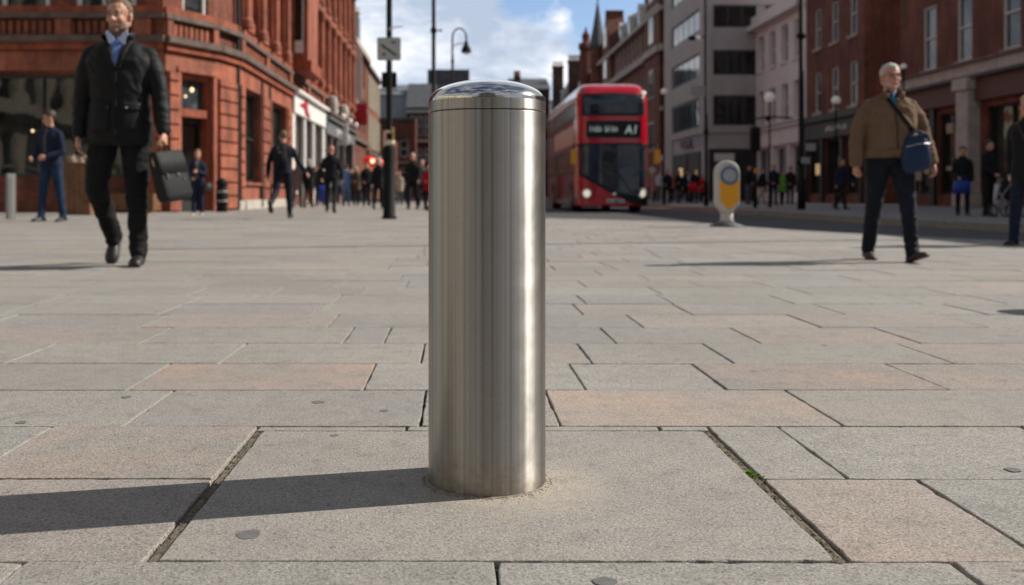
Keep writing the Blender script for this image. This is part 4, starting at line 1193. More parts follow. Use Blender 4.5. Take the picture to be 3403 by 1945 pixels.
bm = NB(); tube(bm, [(0, -.02, 3.88), (.28, -.04, 3.90)], .012, 6); ell(bm, (.03, -.07, 3.84), (.05, .03, .04)); obj('bracket', bm, M['grey'], t)
t = T('street_sign', 'square pale grey sign with dark diagonal bar fixed to the lamp post', 'sign', X, Y - .09, WZ(123.5, Y))
s = 29.5 / F * Y; th = WZ(95, Y) - WZ(152, Y)
bm = NB(); box(bm, (-s, -.012, -th / 2), (s, .012, th / 2)); bmesh.ops.bevel(bm, geom=[e for e in bm.edges if abs(e.verts[0].co.y - e.verts[1].co.y) > .01], offset=.02, segments=3, affect='EDGES'); pl = obj('plate', bm, M['signgrey'], t)
O = V((0, 0, 0))
bm = NB(); prism(bm, [(-.14, .10), (-.17, .06), (.14, -.16), (.17, -.12)], O, UX, SY, .0125, .017)
prism(bm, [(.02, .14), (.12, .15), (.16, .12), (.08, .10)], O, UX, SY, .0125, .017)
prism(bm, [(-.14, -.10), (-.08, -.07), (-.05, -.12), (-.12, -.15)], O, UX, SY, .0125, .017); obj('marking', bm, M['signback'], pl)
bm = NB()
for a in (-1, 1): box(bm, (a * (s - .012) - .006, -.016, -th / 2 + .02), (a * (s - .012) + .006, -.0121, th / 2 - .02)); box(bm, (-s + .02, -.0155, a * (th / 2 - .012) - .006), (s - .02, -.0122, a * (th / 2 - .012) + .006))
obj('rim', bm, M['grey'], pl)
bm = NB(); box(bm, (-.08, .012, .05), (.08, .05, .09)); box(bm, (-.08, .012, -.09), (.08, .05, -.05)); obj('bracket', bm, M['grey'], t)
t = T('signal_box', 'black rectangular equipment box clamped behind the lamp post below the sign', 'equipment box', X - .01, Y + .1, WZ(197, Y))
bm = NB(); box(bm, (-.15, -.02, -.155), (.15, .14, .155)); bmesh.ops.bevel(bm, geom=bm.edges[:], offset=.012, segments=2, affect='EDGES'); obj('housing', bm, M['black'], t)
bm = NB(); box(bm, (.04, -.06, -.24), (.2, .05, -.19)); box(bm, (-.2, -.05, -.24), (-.06, .05, -.19)); obj('fitting', bm, M['signgrey'], t)

Y = 24.0
t = T('lamp_post', 'slim tall black pole with small collar behind the left edge of the big bollard', 'lamp post', WX(1079, Y), Y)
bm = NB(); lathe(bm, [(.09, 0), (.075, .1), (.07, 1.3), (.05, 1.4), (.043, 9.5)], n=14); obj('shaft', bm, M['black'], t, True)
bm = NB(); z = WZ(76, Y); lathe(bm, [(.045, -.07), (.075, -.04), (.08, 0), (.07, .05), (.045, .08)], n=12, z0=z); tube(bm, [(.0, 0, z), (.16, 0, z + .01)], .014, 6); ell(bm, (.17, 0, z), (.035, .03, .03)); obj('collar', bm, M['black'], t, True)
Y = 33.0
t = T('street_lamp', 'dark hooked street lamp with a bell shaped shade hanging to the right', 'street lamp', WX(1126, Y), Y)
zt = WZ(72, Y); k = Y / F
bm = NB(); lathe(bm, [(.14, 0), (.12, 1.0), (.065, 1.15), (.045, 3), (.042, WZ(160, Y)), (.06, WZ(150, Y)), (.04, WZ(146, Y)), (.035, WZ(100, Y))], n=12); obj('shaft', bm, M['frame_d'], t, True)
bm = NB(); r = 17.0 * k; c = (r, WZ(92, Y))
tube(bm, [(0, 0, WZ(105, Y))] + [(c[0] - r * math.cos(R(a)), 0, c[1] + r * 1.25 * math.sin(R(a))) for a in range(0, 181, 15)] + [(2 * r, 0, WZ(100, Y))], .03, 8)
tube(bm, [(0, 0, WZ(118, Y)), (8 * k, 0, WZ(111, Y)), (20 * k, 0, WZ(108, Y)), (33 * k, 0, WZ(111, Y))], .016, 6); obj('arm', bm, M['frame_d'], t, True)
bm = NB(); lathe(bm, [(.03, .16), (.06, .12), (.07, .02), (.13, -.06), (.17, -.2), (.165, -.24), (.02, -.235)], (2 * r, 0), 16, WZ(113, Y)); obj('shade', bm, M['black'], t, True)
bm = NB(); ell(bm, (2 * r, 0, WZ(113, Y) - .26), (.09, .09, .05)); obj('bulb', bm, M['globe'], t, True)
# lamp post beyond the right edge of the view; its shadow crosses the plaza
t = T('lamp_post', 'black lamp post out on the plaza beyond the right edge, casting a long thin shadow', 'lamp post', 8.15, 12.0)
bm = NB(); lathe(bm, [(.13, 0), (.11, .1), (.105, 1.3), (.07, 1.4), (.06, 8.6)], n=14); obj('shaft', bm, M['black'], t, True)

# far pavement
def post(name, label, cat, px, Y, r, ztop, col=()):
    t = T(name, label, cat, WX(px, Y), Y)
    bm = NB(); lathe(bm, [(r * 1.5, 0), (r * 1.4, .9), (r, 1.0), (r * .9, ztop)], n=14); obj('shaft', bm, M['black'], t, True)
    for z in col:
        bm = NB(); lathe(bm, [(r, -.1), (r * 1.7, -.06), (r * 1.7, .06), (r, .1)], n=12, z0=z); obj('collar', bm, M['black'], t, True)
    return t


t = post('lamp_post', 'thick black post on the far pavement in front of the dark brick building', 'lamp post', 1994, 31.5, .085, 9, (1.5, 5.5))
bm = NB(); box(bm, (.1, -.1, 1.86), (.42, -.06, 2.1)); box(bm, (-.05, -.16, 1.45), (.22, -.12, 1.65)); obj('notice', bm, M['grey'], t)
t = post('lamp_post', 'thin dark post in front of the grey office corner', 'lamp post', 1757, 40, .06, WZ(38, 40), (3,))
bm = NB(); box(bm, (-.62, -.1, WZ(240, 40)), (-.05, -.04, WZ(215, 40))); box(bm, (-.55, -.1, WZ(365, 40)), (-.1, -.04, WZ(340, 40))); obj('notice', bm, M['ltwall'], t)
bm = NB(); tube(bm, [(0, 0, WZ(92, 40)), (-.55, 0, WZ(92, 40))], .025, 6); ell(bm, (-.55, 0, WZ(95, 40)), (.2, .12, .1)); obj('camera_arm', bm, M['black'], t)
bm = NB(); ell(bm, (-.36, -.1, WZ(95, 40)), (.09, .06, .09)); obj('lens_cover', bm, M['globe'], t, True)
Y = 34.5
t = T('traffic_light', 'black traffic signal seen from behind beside the pink building', 'traffic light', WX(1879, Y), Y)
bm = NB(); lathe(bm, [(.07, 0), (.06, WZ(375, Y))], n=12); obj('pole', bm, M['black'], t, True)
bm = NB(); z0, z1 = WZ(376, Y), WZ(316, Y); box(bm, (-.16, -.12, z0), (.16, .14, z1)); bmesh.ops.bevel(bm, geom=bm.edges[:], offset=.03, segments=2, affect='EDGES')
hd = obj('housing', bm, M['black'], t)
bm = NB()
for i in range(3): lathe(bm, [(.1, 0), (.11, .02), (.02, .05)], (-.02, 0), 10, z0 + .14 + i * .26)
obj('visor', bm, M['black'], hd)
bm = NB(); tube(bm, [(0, 0, z1), (.0, 0, z1 + .28), (.5, 0, z1 + .36), (1.3, 0, z1 + .3)], .03, 8); ell(bm, (.45, 0, z1 + .3), (.12, .08, .1)); obj('bracket', bm, M['black'], t)
bm = NB(); ell(bm, (0, -.07, WZ(426, Y)), (.06, .04, .1)); obj('push_button', bm, M['orange'], t, True)


def globe(label, px, py, Y, r=.16, foot=True):
    t = T('globe_lamp', label, 'globe lamp', WX(px, Y), Y, 0, group='globe lamps on the far side of the street')
    z = WZ(py, Y); bm = NB(); ell(bm, (0, 0, z), (r, r, r)); obj('globe', bm, M['globe'], t, True)
    bm = NB(); lathe(bm, [(.07, 0), (.05, .1), (.035, 1), (.03, z - r * 1.1), (.08, z - r * 1.05), (.09, z - r * .7)], n=10); obj('shaft', bm, M['black'], t, True)


globe('bright globe lamp in front of the pink building', 1915, 243, 36, .2)
globe('globe lamp in front of the dark brick building, left of the grey haired man', 2080, 250, 33, .15)
globe('globe lamp above the head of the grey haired man by the alley', 2248, 166, 33, .1)
globe('small globe lamp to the right of the bus roof by the gothic brick building', 1652, 228, 45, .15)

# keep-side traffic bollard
Y = 15.6; k = Y / F
t = T('traffic_bollard', 'off white traffic island bollard with yellow panel and blue ringed disc', 'traffic bollard', WX(1808, Y), Y)
bm = NB(); lathe(bm, [(.26, 0), (.26, .02), (.15, .05), (.12, .08)], n=24); obj('base', bm, M['signback'], t, True)
bm = NB(); loft(bm, [((0, 0, z), a, b) for z, a, b in ((.05, .12, .1), (.12, .095, .075), (.26, .10, .08))], 20); obj('stem', bm, M['kbwhite'], t, True)
z0, z1 = .21, WZ(400, Y); hw = 29 * k
def cap(hw_, zb, zt_, sh):  # rounded top, chamfered foot
    pts = [(-hw_ * .42, zb), (hw_ * .42, zb), (hw_, zb + sh), ]
    zc = zt_ - hw_
    pts += [(hw_ * math.cos(R(a)), zc + hw_ * math.sin(R(a))) for a in range(0, 181, 12)]
    return pts + [(-hw_, zb + sh)]
bm = NB(); prism(bm, cap(hw, z0, z1, .16), V((0, 0, 0)), UX, SY, -.11, .09)
bmesh.ops.bevel(bm, geom=[e for e in bm.edges if abs(e.verts[0].co.y - e.verts[1].co.y) < .01], offset=.03, segments=3, affect='EDGES', profile=.6); obj('casing', bm, M['kbwhite'], t, True)
q = .13
O = V((.02, 0, 0))
bm = NB(); zt_ = WZ(448, Y); w = .150
prism(bm, [(0, z0 + .05), (w, z0 + .19), (w, zt_), (-w, zt_), (-w, z0 + .19)], O, UX, SY, .0905, .098); obj('yellow_panel', bm, M['yellowp'], t)
bm = NB(); c = (0.0, WZ(437, Y))
ro, ri = 23 * k, 16.5 * k
ps = [(math.cos(2 * math.pi * i / 32), math.sin(2 * math.pi * i / 32)) for i in range(32)]
rr = [[V((O.x + x * r_, y_, c[1] + z * r_)) for x, z in ps] for r_, y_ in ((ro, -.09), (ro, -.108), (ri, -.108), (ri, -.104))]
rings(bm, rr, False); rg = obj('ring', bm, M['bluepl'], t)
bm = NB(); prism(bm, [(x * ri, c[1] + z * ri) for x, z in ps], O, UX, SY, .09, .104); obj('disc', bm, M['ltwall'], rg)

# left bollard, bin, planter
Y = 20.0
t = T('bollard', 'slim square pale metal bollard at the far left in front of the shop window', 'bollard', WX(27, Y), Y)
bm = NB(); box(bm, (-.085, -.06, 0), (.085, .06, WZ(432, Y))); bmesh.ops.bevel(bm, geom=bm.edges[:], offset=.012, segments=2, affect='EDGES'); bo = obj('post', bm, M['grey'], t); bo.rotation_euler = (0, 0, R(38))
bm = NB(); box(bm, (.02, -.085, .03), (.07, -.075, WZ(440, Y))); obj('reflective_strip', bm, M['kbwhite'], t)
Y = 27.6
t = T('litter_bin', 'round black litter bin with pale bands beside the corner pillar', 'litter bin', WX(552, Y), Y)
bm = NB(); lathe(bm, [(.13, 0), (.15, .03), (.15, .18), (.165, .2), (.165, .62), (.14, .66), (.14, .74), (.165, .76), (.15, .86), (.06, .93), (.01, .94)], n=20); obj('body', bm, M['black'], t, True)
bm = NB()
for z in (.28, .54): lathe(bm, [(.166, z), (.169, z + .01), (.169, z + .04), (.166, z + .05)], n=20)
obj('band', bm, M['grey'], t, True)
Y = 24.0
t = T('wooden_planter', 'tall brown wooden planter box between the jeans man and the man with the briefcase', 'planter', WX(203, Y), Y)
w = 33 / F * Y; h = WZ(410, Y)
bm = NB()
for i in range(5): box(bm, (-w + i * w * .4 + .004, -.3, .04), (-w + (i + 1) * w * .4 - .004, .3, h))
obj('box', bm, M['wood'], t)
bm = NB(); box(bm, (-w - .03, -.33, h), (w + .03, .33, h + .05)); box(bm, (-w - .02, -.32, 0), (w + .02, .32, .04)); obj('rim', bm, M['wood'], t)
bm = NB(); r_ = random.Random(4)
for i in range(70):
    p = V((r_.uniform(-w, w) * .8, r_.uniform(-.2, .2), h + .04 + r_.random() * .16)); d = V((r_.gauss(0, .05), r_.gauss(0, .05), .06)); s_ = V((.02, .01, 0))
    bm.faces.new([bm.verts.new(v) for v in (p - d, p + s_, p + d, p - s_)])
obj('plant', bm, M['c_beige'], t)
t = T('wooden_bench', 'low brown wooden bench block against the red wall behind the walking man', 'bench', WX(300, 26), 26.3)
bm = NB()
for i in range(4): box(bm, (-.85, -.3, .08 + i * .11), (.85, .28, .175 + i * .11))
obj('seat', bm, M['wood'], t)
bm = NB()
for x_ in (-.8, .68): box(bm, (x_, -.28, 0), (x_ + .12, .26, .08))
obj('leg', bm, M['wood'], t)

# ------------------------------------------------------------------ the bus
t = T('double_decker_bus', 'red double decker bus with rounded roof and black windscreen facing the camera', 'bus', WX(1529, 32), 32, -.1, scale=1.02)
BW = 1.13; BL = 10.6; RC = .33
def bw(z): return BW if z < 3.55 else BW - .34 * (1 - math.sqrt(max(0, 1 - ((z - 3.55) / .62) ** 2)))
def bf(z):
    v = 0.0 if z < 1.3 else (z - 1.3) * .075
    if z > 3.45: v += .85 * (1 - math.sqrt(max(0, 1 - ((z - 3.45) / .72) ** 2)))
    return v
def FY(x, z):
    w = bw(z); y = bf(z) + .10 * (x / BW) ** 2
    if abs(x) > w - RC: y += RC - math.sqrt(max(0, RC * RC - (abs(x) - (w - RC)) ** 2))
    return y
zs = [.2, .24, .6, 1, 1.4, 1.8, 2.2, 2.6, 3.0, 3.3, 3.5, 3.65, 3.8, 3.92, 4.02, 4.08, 4.115, 4.13]
bm = NB(); rr = []
for z in zs:
    w = bw(z) - (.02 if z == .2 else 0); ring = []
    if z > 4.1: w *= .93 if z < 4.12 else .8
    xs = [-w + 2 * w * i / 28 for i in range(29)]
    xs = [-w * math.cos(math.pi * i / 28) for i in range(29)]
    for x in xs: ring.append(V((x, FY(x, z) if z < 4.1 else FY(x * .95, z) + .1, z)))
    q = .1 + max(0, bf(z) - .1) * .5
    ring.append(V((w, BL - q, z))); ring.append(V((-w, BL - q, z)))
    rr.append(ring)
rings(bm, rr)
obj('body', bm, M['busred'], t, True)
bpy.context.view_layer.objects.active = None


def bpanel(name, xa, xb, lo, hi, mat, off=.012, par=None, nu=14, nv=5):
    bm = NB(); g = []
    for j in range(nv + 1):
        row_ = []
        for i in range(nu + 1):
            x = xa + (xb - xa) * i / nu; a, b_ = lo(x), hi(x); z = a + (b_ - a) * j / nv
            row_.append(bm.verts.new((x, FY(x, z) - off, z)))
        g.append(row_)
    bk = [[bm.verts.new((v.co.x, v.co.y + off + .004, v.co.z)) for v in r] for r in g]
    for j in range(nv):
        for i in range(nu):
            bm.faces.new([g[j][i], g[j][i + 1], g[j + 1][i + 1], g[j + 1][i]])
    for f_ in bm.faces: f_.smooth = True
    g = [[bm.verts.new(v.co) for v in r] for r in g]
    for j in range(nv):
        bm.faces.new([g[j][0], g[j + 1][0], bk[j + 1][0], bk[j][0]]); bm.faces.new([g[j][nu], bk[j][nu], bk[j + 1][nu], g[j + 1][nu]])
    for i in range(nu):
        bm.faces.new([g[0][i], bk[0][i], bk[0][i + 1], g[0][i + 1]]); bm.faces.new([g[nv][i], g[nv][i + 1], bk[nv][i + 1], bk[nv][i]])
    bmesh.ops.recalc_face_normals(bm, faces=bm.faces[:])
    return obj(name, bm, mat, par or t, False)


bpanel('upper_mask', -1.0, 1.0, lambda x: 3.06, lambda x: 3.80 - .05 * x * x, M['busdark'], .010)
bpanel('upper_windscreen', -.93, .93, lambda x: 3.14, lambda x: 3.72 - .05 * x * x, M['busglass'], .02)
diag = lambda x: 1.22 - .98 * min(1, max(0, (x + BW) / 1.75)) ** .9
bpanel('windscreen_mask', -1.10, 1.10, lambda x: diag(x), lambda x: 2.19, M['busdark'], .012, nu=24, nv=8)
bpanel('windscreen', -1.05, .92, lambda x: diag(x) + .1 + .3 * max(0, x), lambda x: 2.13, M['busglass'], .022, nu=24, nv=8)
bl = bpanel('destination_blind', -.86, .86, lambda x: 2.36, lambda x: 2.90, M['busdark'], .014)
# the lettering: blurred place name and route number
def text(s, size, x, z, mat, par, y, sx=1.0, shear=0, ext=.004):
    cu = bpy.data.curves.new('lettering', 'FONT'); cu.body = s; cu.size = size; cu.extrude = ext; cu.shear = shear; cu.offset = .006
    o_ = bpy.data.objects.new('lettering', cu); COL.objects.link(o_)
    me_ = bpy.data.meshes.new_from_object(o_.evaluated_get(bpy.context.evaluated_depsgraph_get())); bpy.data.objects.remove(o_)
    o_ = bpy.data.objects.new('lettering', me_); me_.materials.append(mat); o_.parent = par; o_.location = (x, y, z); o_.rotation_euler = (R(90), 0, 0); o_.scale = (sx, 1, 1); return link(o_)


text('A1', .37, .33, 2.49, M['led'], bl, .035, .95, .12)
bm = NB(); r_ = random.Random(6); u = -.76
while u < .12:
    h_ = r_.choice((.16, .12, .19)); 
    box(bm, (u, .045, 2.55), (u + .022, .06, 2.55 + h_))
    if r_.random() < .7: box(bm, (u + .05, .045, 2.55), (u + .072, .06, 2.55 + .12))
    zz = 2.55 + r_.choice((0, .05, .1)); box(bm, (u + .022, .047, zz), (u + .05, .058, zz + .022)); u += .105 if r_.random() < .85 else .16
obj('place_lettering', bm, M['led'], bl)
for x in (-.86, .87):
    z = .60; bm = NB(); ps = [(math.cos(2 * math.pi * i / 20), math.sin(2 * math.pi * i / 20)) for i in range(20)]
    y0 = FY(x, z)
    rr = [[V((x + a * r_, y0 + yo, z + b_ * r_)) for a, b_ in ps] for r_, yo in ((.17, .03), (.17, -.035), (.13, -.045), (.125, -.02))]
    rings(bm, rr, False); hl = obj('headlight', bm, M['grey'], t, True)
    bm = NB(); ell(bm, (x, y0 - .0, z), (.125, .04, .125)); obj('lens', bm, M['headlamp_glint'] if x < 0 else M['headlamp_glint'], hl, True)
bm = NB(); box(bm, (-.25, FY(0, .3) - .03, .30), (.30, FY(0, .3) + .02, .42)); pl = obj('number_plate', bm, M['plate'], t)
letters(pl, M['busdark'], V((0, FY(0, .3) - .03, 0)), UX, SY, -.22, .27, .32, .4, 7, 8)
bm = NB(); ell(bm, (0, FY(0, .55) - .01, .56), (.07, .02, .07)); obj('badge', bm, M['chrome'], t, True)
bm = NB(); ell(bm, (1.0, FY(.9, 3.82) + .0, 3.80), (.07, .05, .07)); obj('sun_glint', bm, M['headlamp_glint'], t, True)  # glowing bead put in for the sun glint on the roof corner
for s_ in (-1, 1):
    bm = NB(); x = s_ * (BW + .17); tube(bm, [(s_ * (BW - .1), .25, 2.1), (x, -.12, 2.14), (x, -.14, 1.95)], .025, 8); ma = obj('mirror_arm', bm, M['busdark'], t, True)
    bm = NB(); box(bm, (x - .09, -.24, 1.52), (x + .09, -.10, 1.98)); bmesh.ops.bevel(bm, geom=bm.edges[:], offset=.03, segments=2, affect='EDGES'); obj('mirror', bm, M['orange'], ma)
# side windows and trim (both flanks)
for s_ in (-1, 1):
    Nn = V((s_, 0, 0)); O = V((s_ * BW, 0, 0))
    bm = NB()
    obox(bm, O, UY, Nn, .9, BL - .6, -.02, .006, 3.0, 3.55); obox(bm, O, UY, Nn, 1.0, 6.2, -.02, .006, 1.25, 2.05); obox(bm, O, UY, Nn, 7.3, BL - .5, -.02, .006, 1.25, 2.05); obj('side_mask', bm, M['busdark'], t)
    for j in range(7):
        a = 1.0 + j * 1.28; bm = NB(); obox(bm, O, UY, Nn, a, a + 1.16, .006, .014, 3.05, 3.5); obj('side_window', bm, M['bussideglass'], t)
    for a, b_ in ((1.1, 2.3), (2.4, 3.6), (3.7, 4.9), (5.0, 6.1), (7.4, 8.6), (8.7, 9.9)):
        bm = NB(); obox(bm, O, UY, Nn, a, b_, .006, .014, 1.3, 2.0); obj('side_window', bm, M['bussideglass'], t)
    bm = NB(); obox(bm, O, UY, Nn, 1.3, 7.6, -.01, .012, 2.2, 2.82); obj('advert_panel', bm, M['buscream'], t)
    bm = NB(); obox(bm, O, UY, Nn, .6, BL - .4, -.02, .02, 3.58, 3.70); obj('roof_rail', bm, M['buscream'], t)
    bm = NB(); obox(bm, O, UY, Nn, 6.3, 7.2, -.01, .012, .35, 2.05); dd = obj('door', bm, M['busdark'], t)
    bm = NB(); obox(bm, O, UY, Nn, 6.36, 6.72, .012, .02, .5, 1.95); obox(bm, O, UY, Nn, 6.78, 7.14, .012, .02, .5, 1.95); obj('pane', bm, M['bussideglass'], dd)
    for wy in (1.95, 8.3):
        bm = NB(); pts = [(.58 * math.cos(R(a)), max(.2, .46 + .58 * math.sin(R(a)))) for a in range(-30, 211, 12)]
        prism(bm, pts, V((s_ * BW, wy, 0)), UY, Nn, -.1, .008); obj('wheel_arch', bm, M['busdark'], t)
        bm = NB(); n = 28
        rr = [[V((s_ * (BW - d_), wy + r_ * math.cos(2 * math.pi * i / n), .46 + r_ * math.sin(2 * math.pi * i / n))) for i in range(n)] for d_, r_ in ((.3, .40), (.3, .46), (.0, .46), (-.015, .43), (-.015, .28))]
        rings(bm, rr); wh = obj('wheel', bm, M['rubber'], t)
        bm = NB(); rr = [[V((s_ * (BW + d_), wy + r_ * math.cos(2 * math.pi * i / n), .46 + r_ * math.sin(2 * math.pi * i / n))) for i in range(n)] for d_, r_ in ((.015, .27), (.022, .25), (-.0, .2), (.03, .1))]
        rings(bm, rr); obj('rim', bm, M['grey'], wh)
bm = NB(); tube(bm, [(-.2, FY(-.2, 1.0) - .03, 1.02), (-.75, FY(-.75, 1.6) - .04, 1.7)], .015, 6); tube(bm, [(.5, FY(.5, .8) - .03, .7), (.0, FY(0, 1.3) - .04, 1.35)], .015, 6); obj('wiper', bm, M['rubber'], t)

# ------------------------------------------------------------------ people
def dirv(pitch, out, s):
    return V((s * math.sin(out), -math.sin(pitch) * math.cos(out), -math.cos(pitch) * math.cos(out)))


DEF = dict(lean=0.03, yaw=0, hyaw=0, hpitch=0, leg={-1: (.35, .03, .15, 0, -.1), 1: (-.3, .03, .25, 0, .5)},
           arm={-1: (-.3, .12, .2, .0), 1: (.3, .12, .3, .0)}, curl={-1: .5, 1: .5}, fat=1.0, sh=.19, voxel=.012, w=1.0)


def skeleton(p):
    J = {}
    pel = V((0, 0, 0)); J['pel'] = pel
    lean = p['lean']
    up = V((0, -math.sin(lean), math.cos(lean)))
    J['up'] = up; J['waist'] = pel + up * .14; J['chest'] = pel + up * .36; J['neck'] = pel + up * .535
    J['head'] = pel + up * .60 + V((0, -.018, .088))
    mn = 9
    for s in (-1, 1):
        pt, out, kn, fyaw, fp = p['leg'][s][:5]
        hip = V((s * .088, 0, -.02)); d = dirv(pt, out, s); knee = hip + d * .44
        d2 = dirv(pt - kn, (p['leg'][s] + (out * .3,))[5], s); ank = knee + d2 * .425
        f = V((s * math.sin(fyaw) * math.cos(fp), -math.cos(fyaw) * math.cos(fp), -math.sin(fp)))
        J['hip', s], J['knee', s], J['ank', s], J['foot', s] = hip, knee, ank, f
        side = f.cross(V((0, 0, 1))).normalized(); u = side.cross(f).normalized()
        J['fu', s] = u
        for q in (-.06, .19): mn = min(mn, (ank + f * q - u * .078).z)
        a = p['arm'][s]
        shd = pel + up * .425 + V((s * p['sh'] * .95, .004, 0)); d = dirv(a[0], a[1], s); el = shd + d * .285
        d2 = dirv(a[0] + a[2], a[3], s); wr = el + d2 * .25
        J['sh', s], J['el', s], J['wr', s], J['hd', s] = shd, el, wr, d2
    dz = V((0, 0, -mn))
    for k_ in list(J):
        if isinstance(k_, tuple) and k_[0] in ('foot', 'fu', 'hd'): continue
        if k_ == 'up': continue
        J[k_] = J[k_] + dz
    return J


def headmat(p): return Matrix.Rotation(p['hyaw'], 3, 'Z') @ Matrix.Rotation(p['hpitch'], 3, 'X')


def add_hand(bm, w, d, s, curl):
    d = d.normalized(); n = V((-s, 0, 0)); n = (n - d * n.dot(d)).normalized()      # palm looks at the thigh
    f = V((0, -1, 0)); f = (f - d * f.dot(d) - n * f.dot(n)).normalized()
    rcone(bm, w, w + d * .03, .027, .03, 12, .7, n)
    rcone(bm, w + d * .03 + f * .016, w + d * .078 + f * .026, .021, .017, 10, .75, n); rcone(bm, w + d * .03 - f * .014, w + d * .074 - f * .024, .021, .017, 10, .75, n)
    rcone(bm, w + d * .035, w + d * .08, .022, .018, 10, .75, n)
    for i, (o, L) in enumerate(((.031, .070), (.0105, .078), (-.0105, .073), (-.031, .058))):
        c = curl * (1 + .12 * i); b = w + d * (.083 - abs(o) * .15) + f * o
        d1 = (d * math.cos(c * .8) + n * math.sin(c * .8) + f * o * 1.2).normalized(); q = b + d1 * L * .5
        d2 = (d * math.cos(c * 2.0) + n * math.sin(c * 2.0)).normalized(); q2 = q + d2 * L * .3
        d3 = (d * math.cos(c * 2.9) + n * math.sin(c * 2.9)).normalized(); q3 = q2 + d3 * L * .22
        rcone(bm, b - d * .015, q, .0098, .0088, 8); rcone(bm, q, q2, .0088, .0078, 8); rcone(bm, q2, q3, .0078, .0066, 8)
    b = w + d * .03 + f * .028; q = b + d * .032 + f * .026 + n * .012; q2 = q + d * .03 + f * .004 + n * .012 * (1 + curl)
    rcone(bm, b, q, .014, .0105, 8); rcone(bm, q, q2, .0102, .0085, 8)


def add_head(bm, c, Rm, fat=1.0):
    def P(x, y, z): return c + Rm @ V((x, y, z))
    E = lambda x, y, z, a, b, d: ell(bm, P(x, y, z), (a, b, d), Rm)
    C = lambda a, b, r0, r1: rcone(bm, P(*a), P(*b), r0, r1, 10)
    E(0, .014, .036, .076, .096, .085); E(0, -.024, -.028, .060 * fat, .068, .082); E(0, -.030, -.072, .050 * fat, .050, .036); E(0, -.070, -.096, .022, .018, .016)
    C((0, -.088, .010), (0, -.107, -.022), .007, .0105); C((-.009, -.098, -.026), (.009, -.098, -.026), .008, .008)
    C((-.034, -.078, .026), (.034, -.078, .026), .0125, .0125)
    for s in (-1, 1):
        E(s * .037 * fat, -.064, -.026, .022, .020, .020); E(s * .079, .014, -.004, .010, .019, .031); C((s * .074, .008, -.02), (s * .079, .014, -.01), .012, .01)
        C((s * .042 * fat, -.02, -.078), (s * .062 * fat, .012, -.05), .02, .018)
    C((-.020, -.088, -.055), (.020, -.088, -.055), .008, .008); C((-.016, -.087, -.065), (.016, -.087, -.065), .008, .008)


def face_attr(me, c, Rm, beard):
    ca = me.color_attributes.new('face', 'FLOAT_COLOR', 'POINT'); inv = Rm.inverted(); buf = []
    for v in me.vertices:
        h = inv @ (v.co - c); b = l = e = 0.0
        if h.length < .16 and h.y < .03:
            if h.z < -.03 and h.y < 0: b = beard * min(1, (-.03 - h.z) / .02) * (1 if abs(h.x) < .06 else .5)
            if -.071 < h.z < -.048 and abs(h.x) < .026 and h.y < -.07: l = .4; b *= .2
            if .026 < h.z < .037 and .014 < abs(h.x) < .05 and h.y < -.055: e = .75
            if -.004 < h.z < .022 and .014 < abs(h.x) < .046 and h.y < -.05: e = max(e, .35)  # eye sockets darkened in the skin colour, as shade
            if h.y < -.1 and h.z > -.04: l = max(l, .12)
            if abs(h.z + .022) < .022 and .02 < abs(h.x) < .055 and h.y < -.04: l = max(l, .1)
        buf.extend((b, l, e, 1))
    ca.data.foreach_set('color', buf)


def hair_mesh(c, Rm, style, voxel):
    bm = NB(); n = 36; m_ = 22
    g = []
    for i in range(m_ + 1):
        a = R(-90 + 180 * i / m_); ring = []
        for k in range(n):
            q = 2 * math.pi * k / n
            x, y, z = math.cos(a) * math.cos(q), math.cos(a) * math.sin(q), math.sin(a)
            h = V((x * .0815, .016 + y * .1025, .040 + z * .0885))
            # hairline
            if style == 'bald': line = .02 if h.y > .02 else .3
            else:
                line = .078 if h.y < -.04 else (.078 - (h.y + .04) / .045 * .075 if h.y < .005 else (.003 - max(0, h.y - .03) * 1.3))
                if style == 'recede' and h.y < -.02: line += .012
            if style == 'long': line = line if h.y < -.01 else -.2
            low = h.z < line
            if style == 'bald' and h.z > .06: low = True
            if low: h = V((h.x * .86, .016 + (h.y - .016) * .86, .04 + (h.z - .04) * .86))
            else:
                amp = .006 if style != 'bald' else .002
                d = noise.noise(V((h.x * 45, h.y * 45, h.z * 30))) * amp
                h = h + (h - V((0, .016, .03))).normalized() * (d + (.004 if style in ('full', 'long') else 0) + (.008 if style in ('full', 'long') and h.z > .07 else 0))
            ring.append(c + Rm @ h)
        g.append(ring)
    rings(bm, g)
    if style == 'long':
        def Pq(x, y, z): return c + Rm @ V((x, y, z))
        for s in (-1, 1): rcone(bm, Pq(s * .062, .02, .02), Pq(s * .075, .01, -.17), .032, .03, 10)
        rcone(bm, Pq(0, .06, .0), Pq(0, .07, -.19), .06, .055, 12, .7, V((0, 1, 0)))
    return bm


def torso_rings(J, ks, k=1.0):
    """ks: list of (t along the spine from pelvis, rx, ry, dy)"""
    return [((J['pel'] + J['up'] * t_ + V((0, dy, 0))), rx * k, ry * k) for t_, rx, ry, dy in ks]


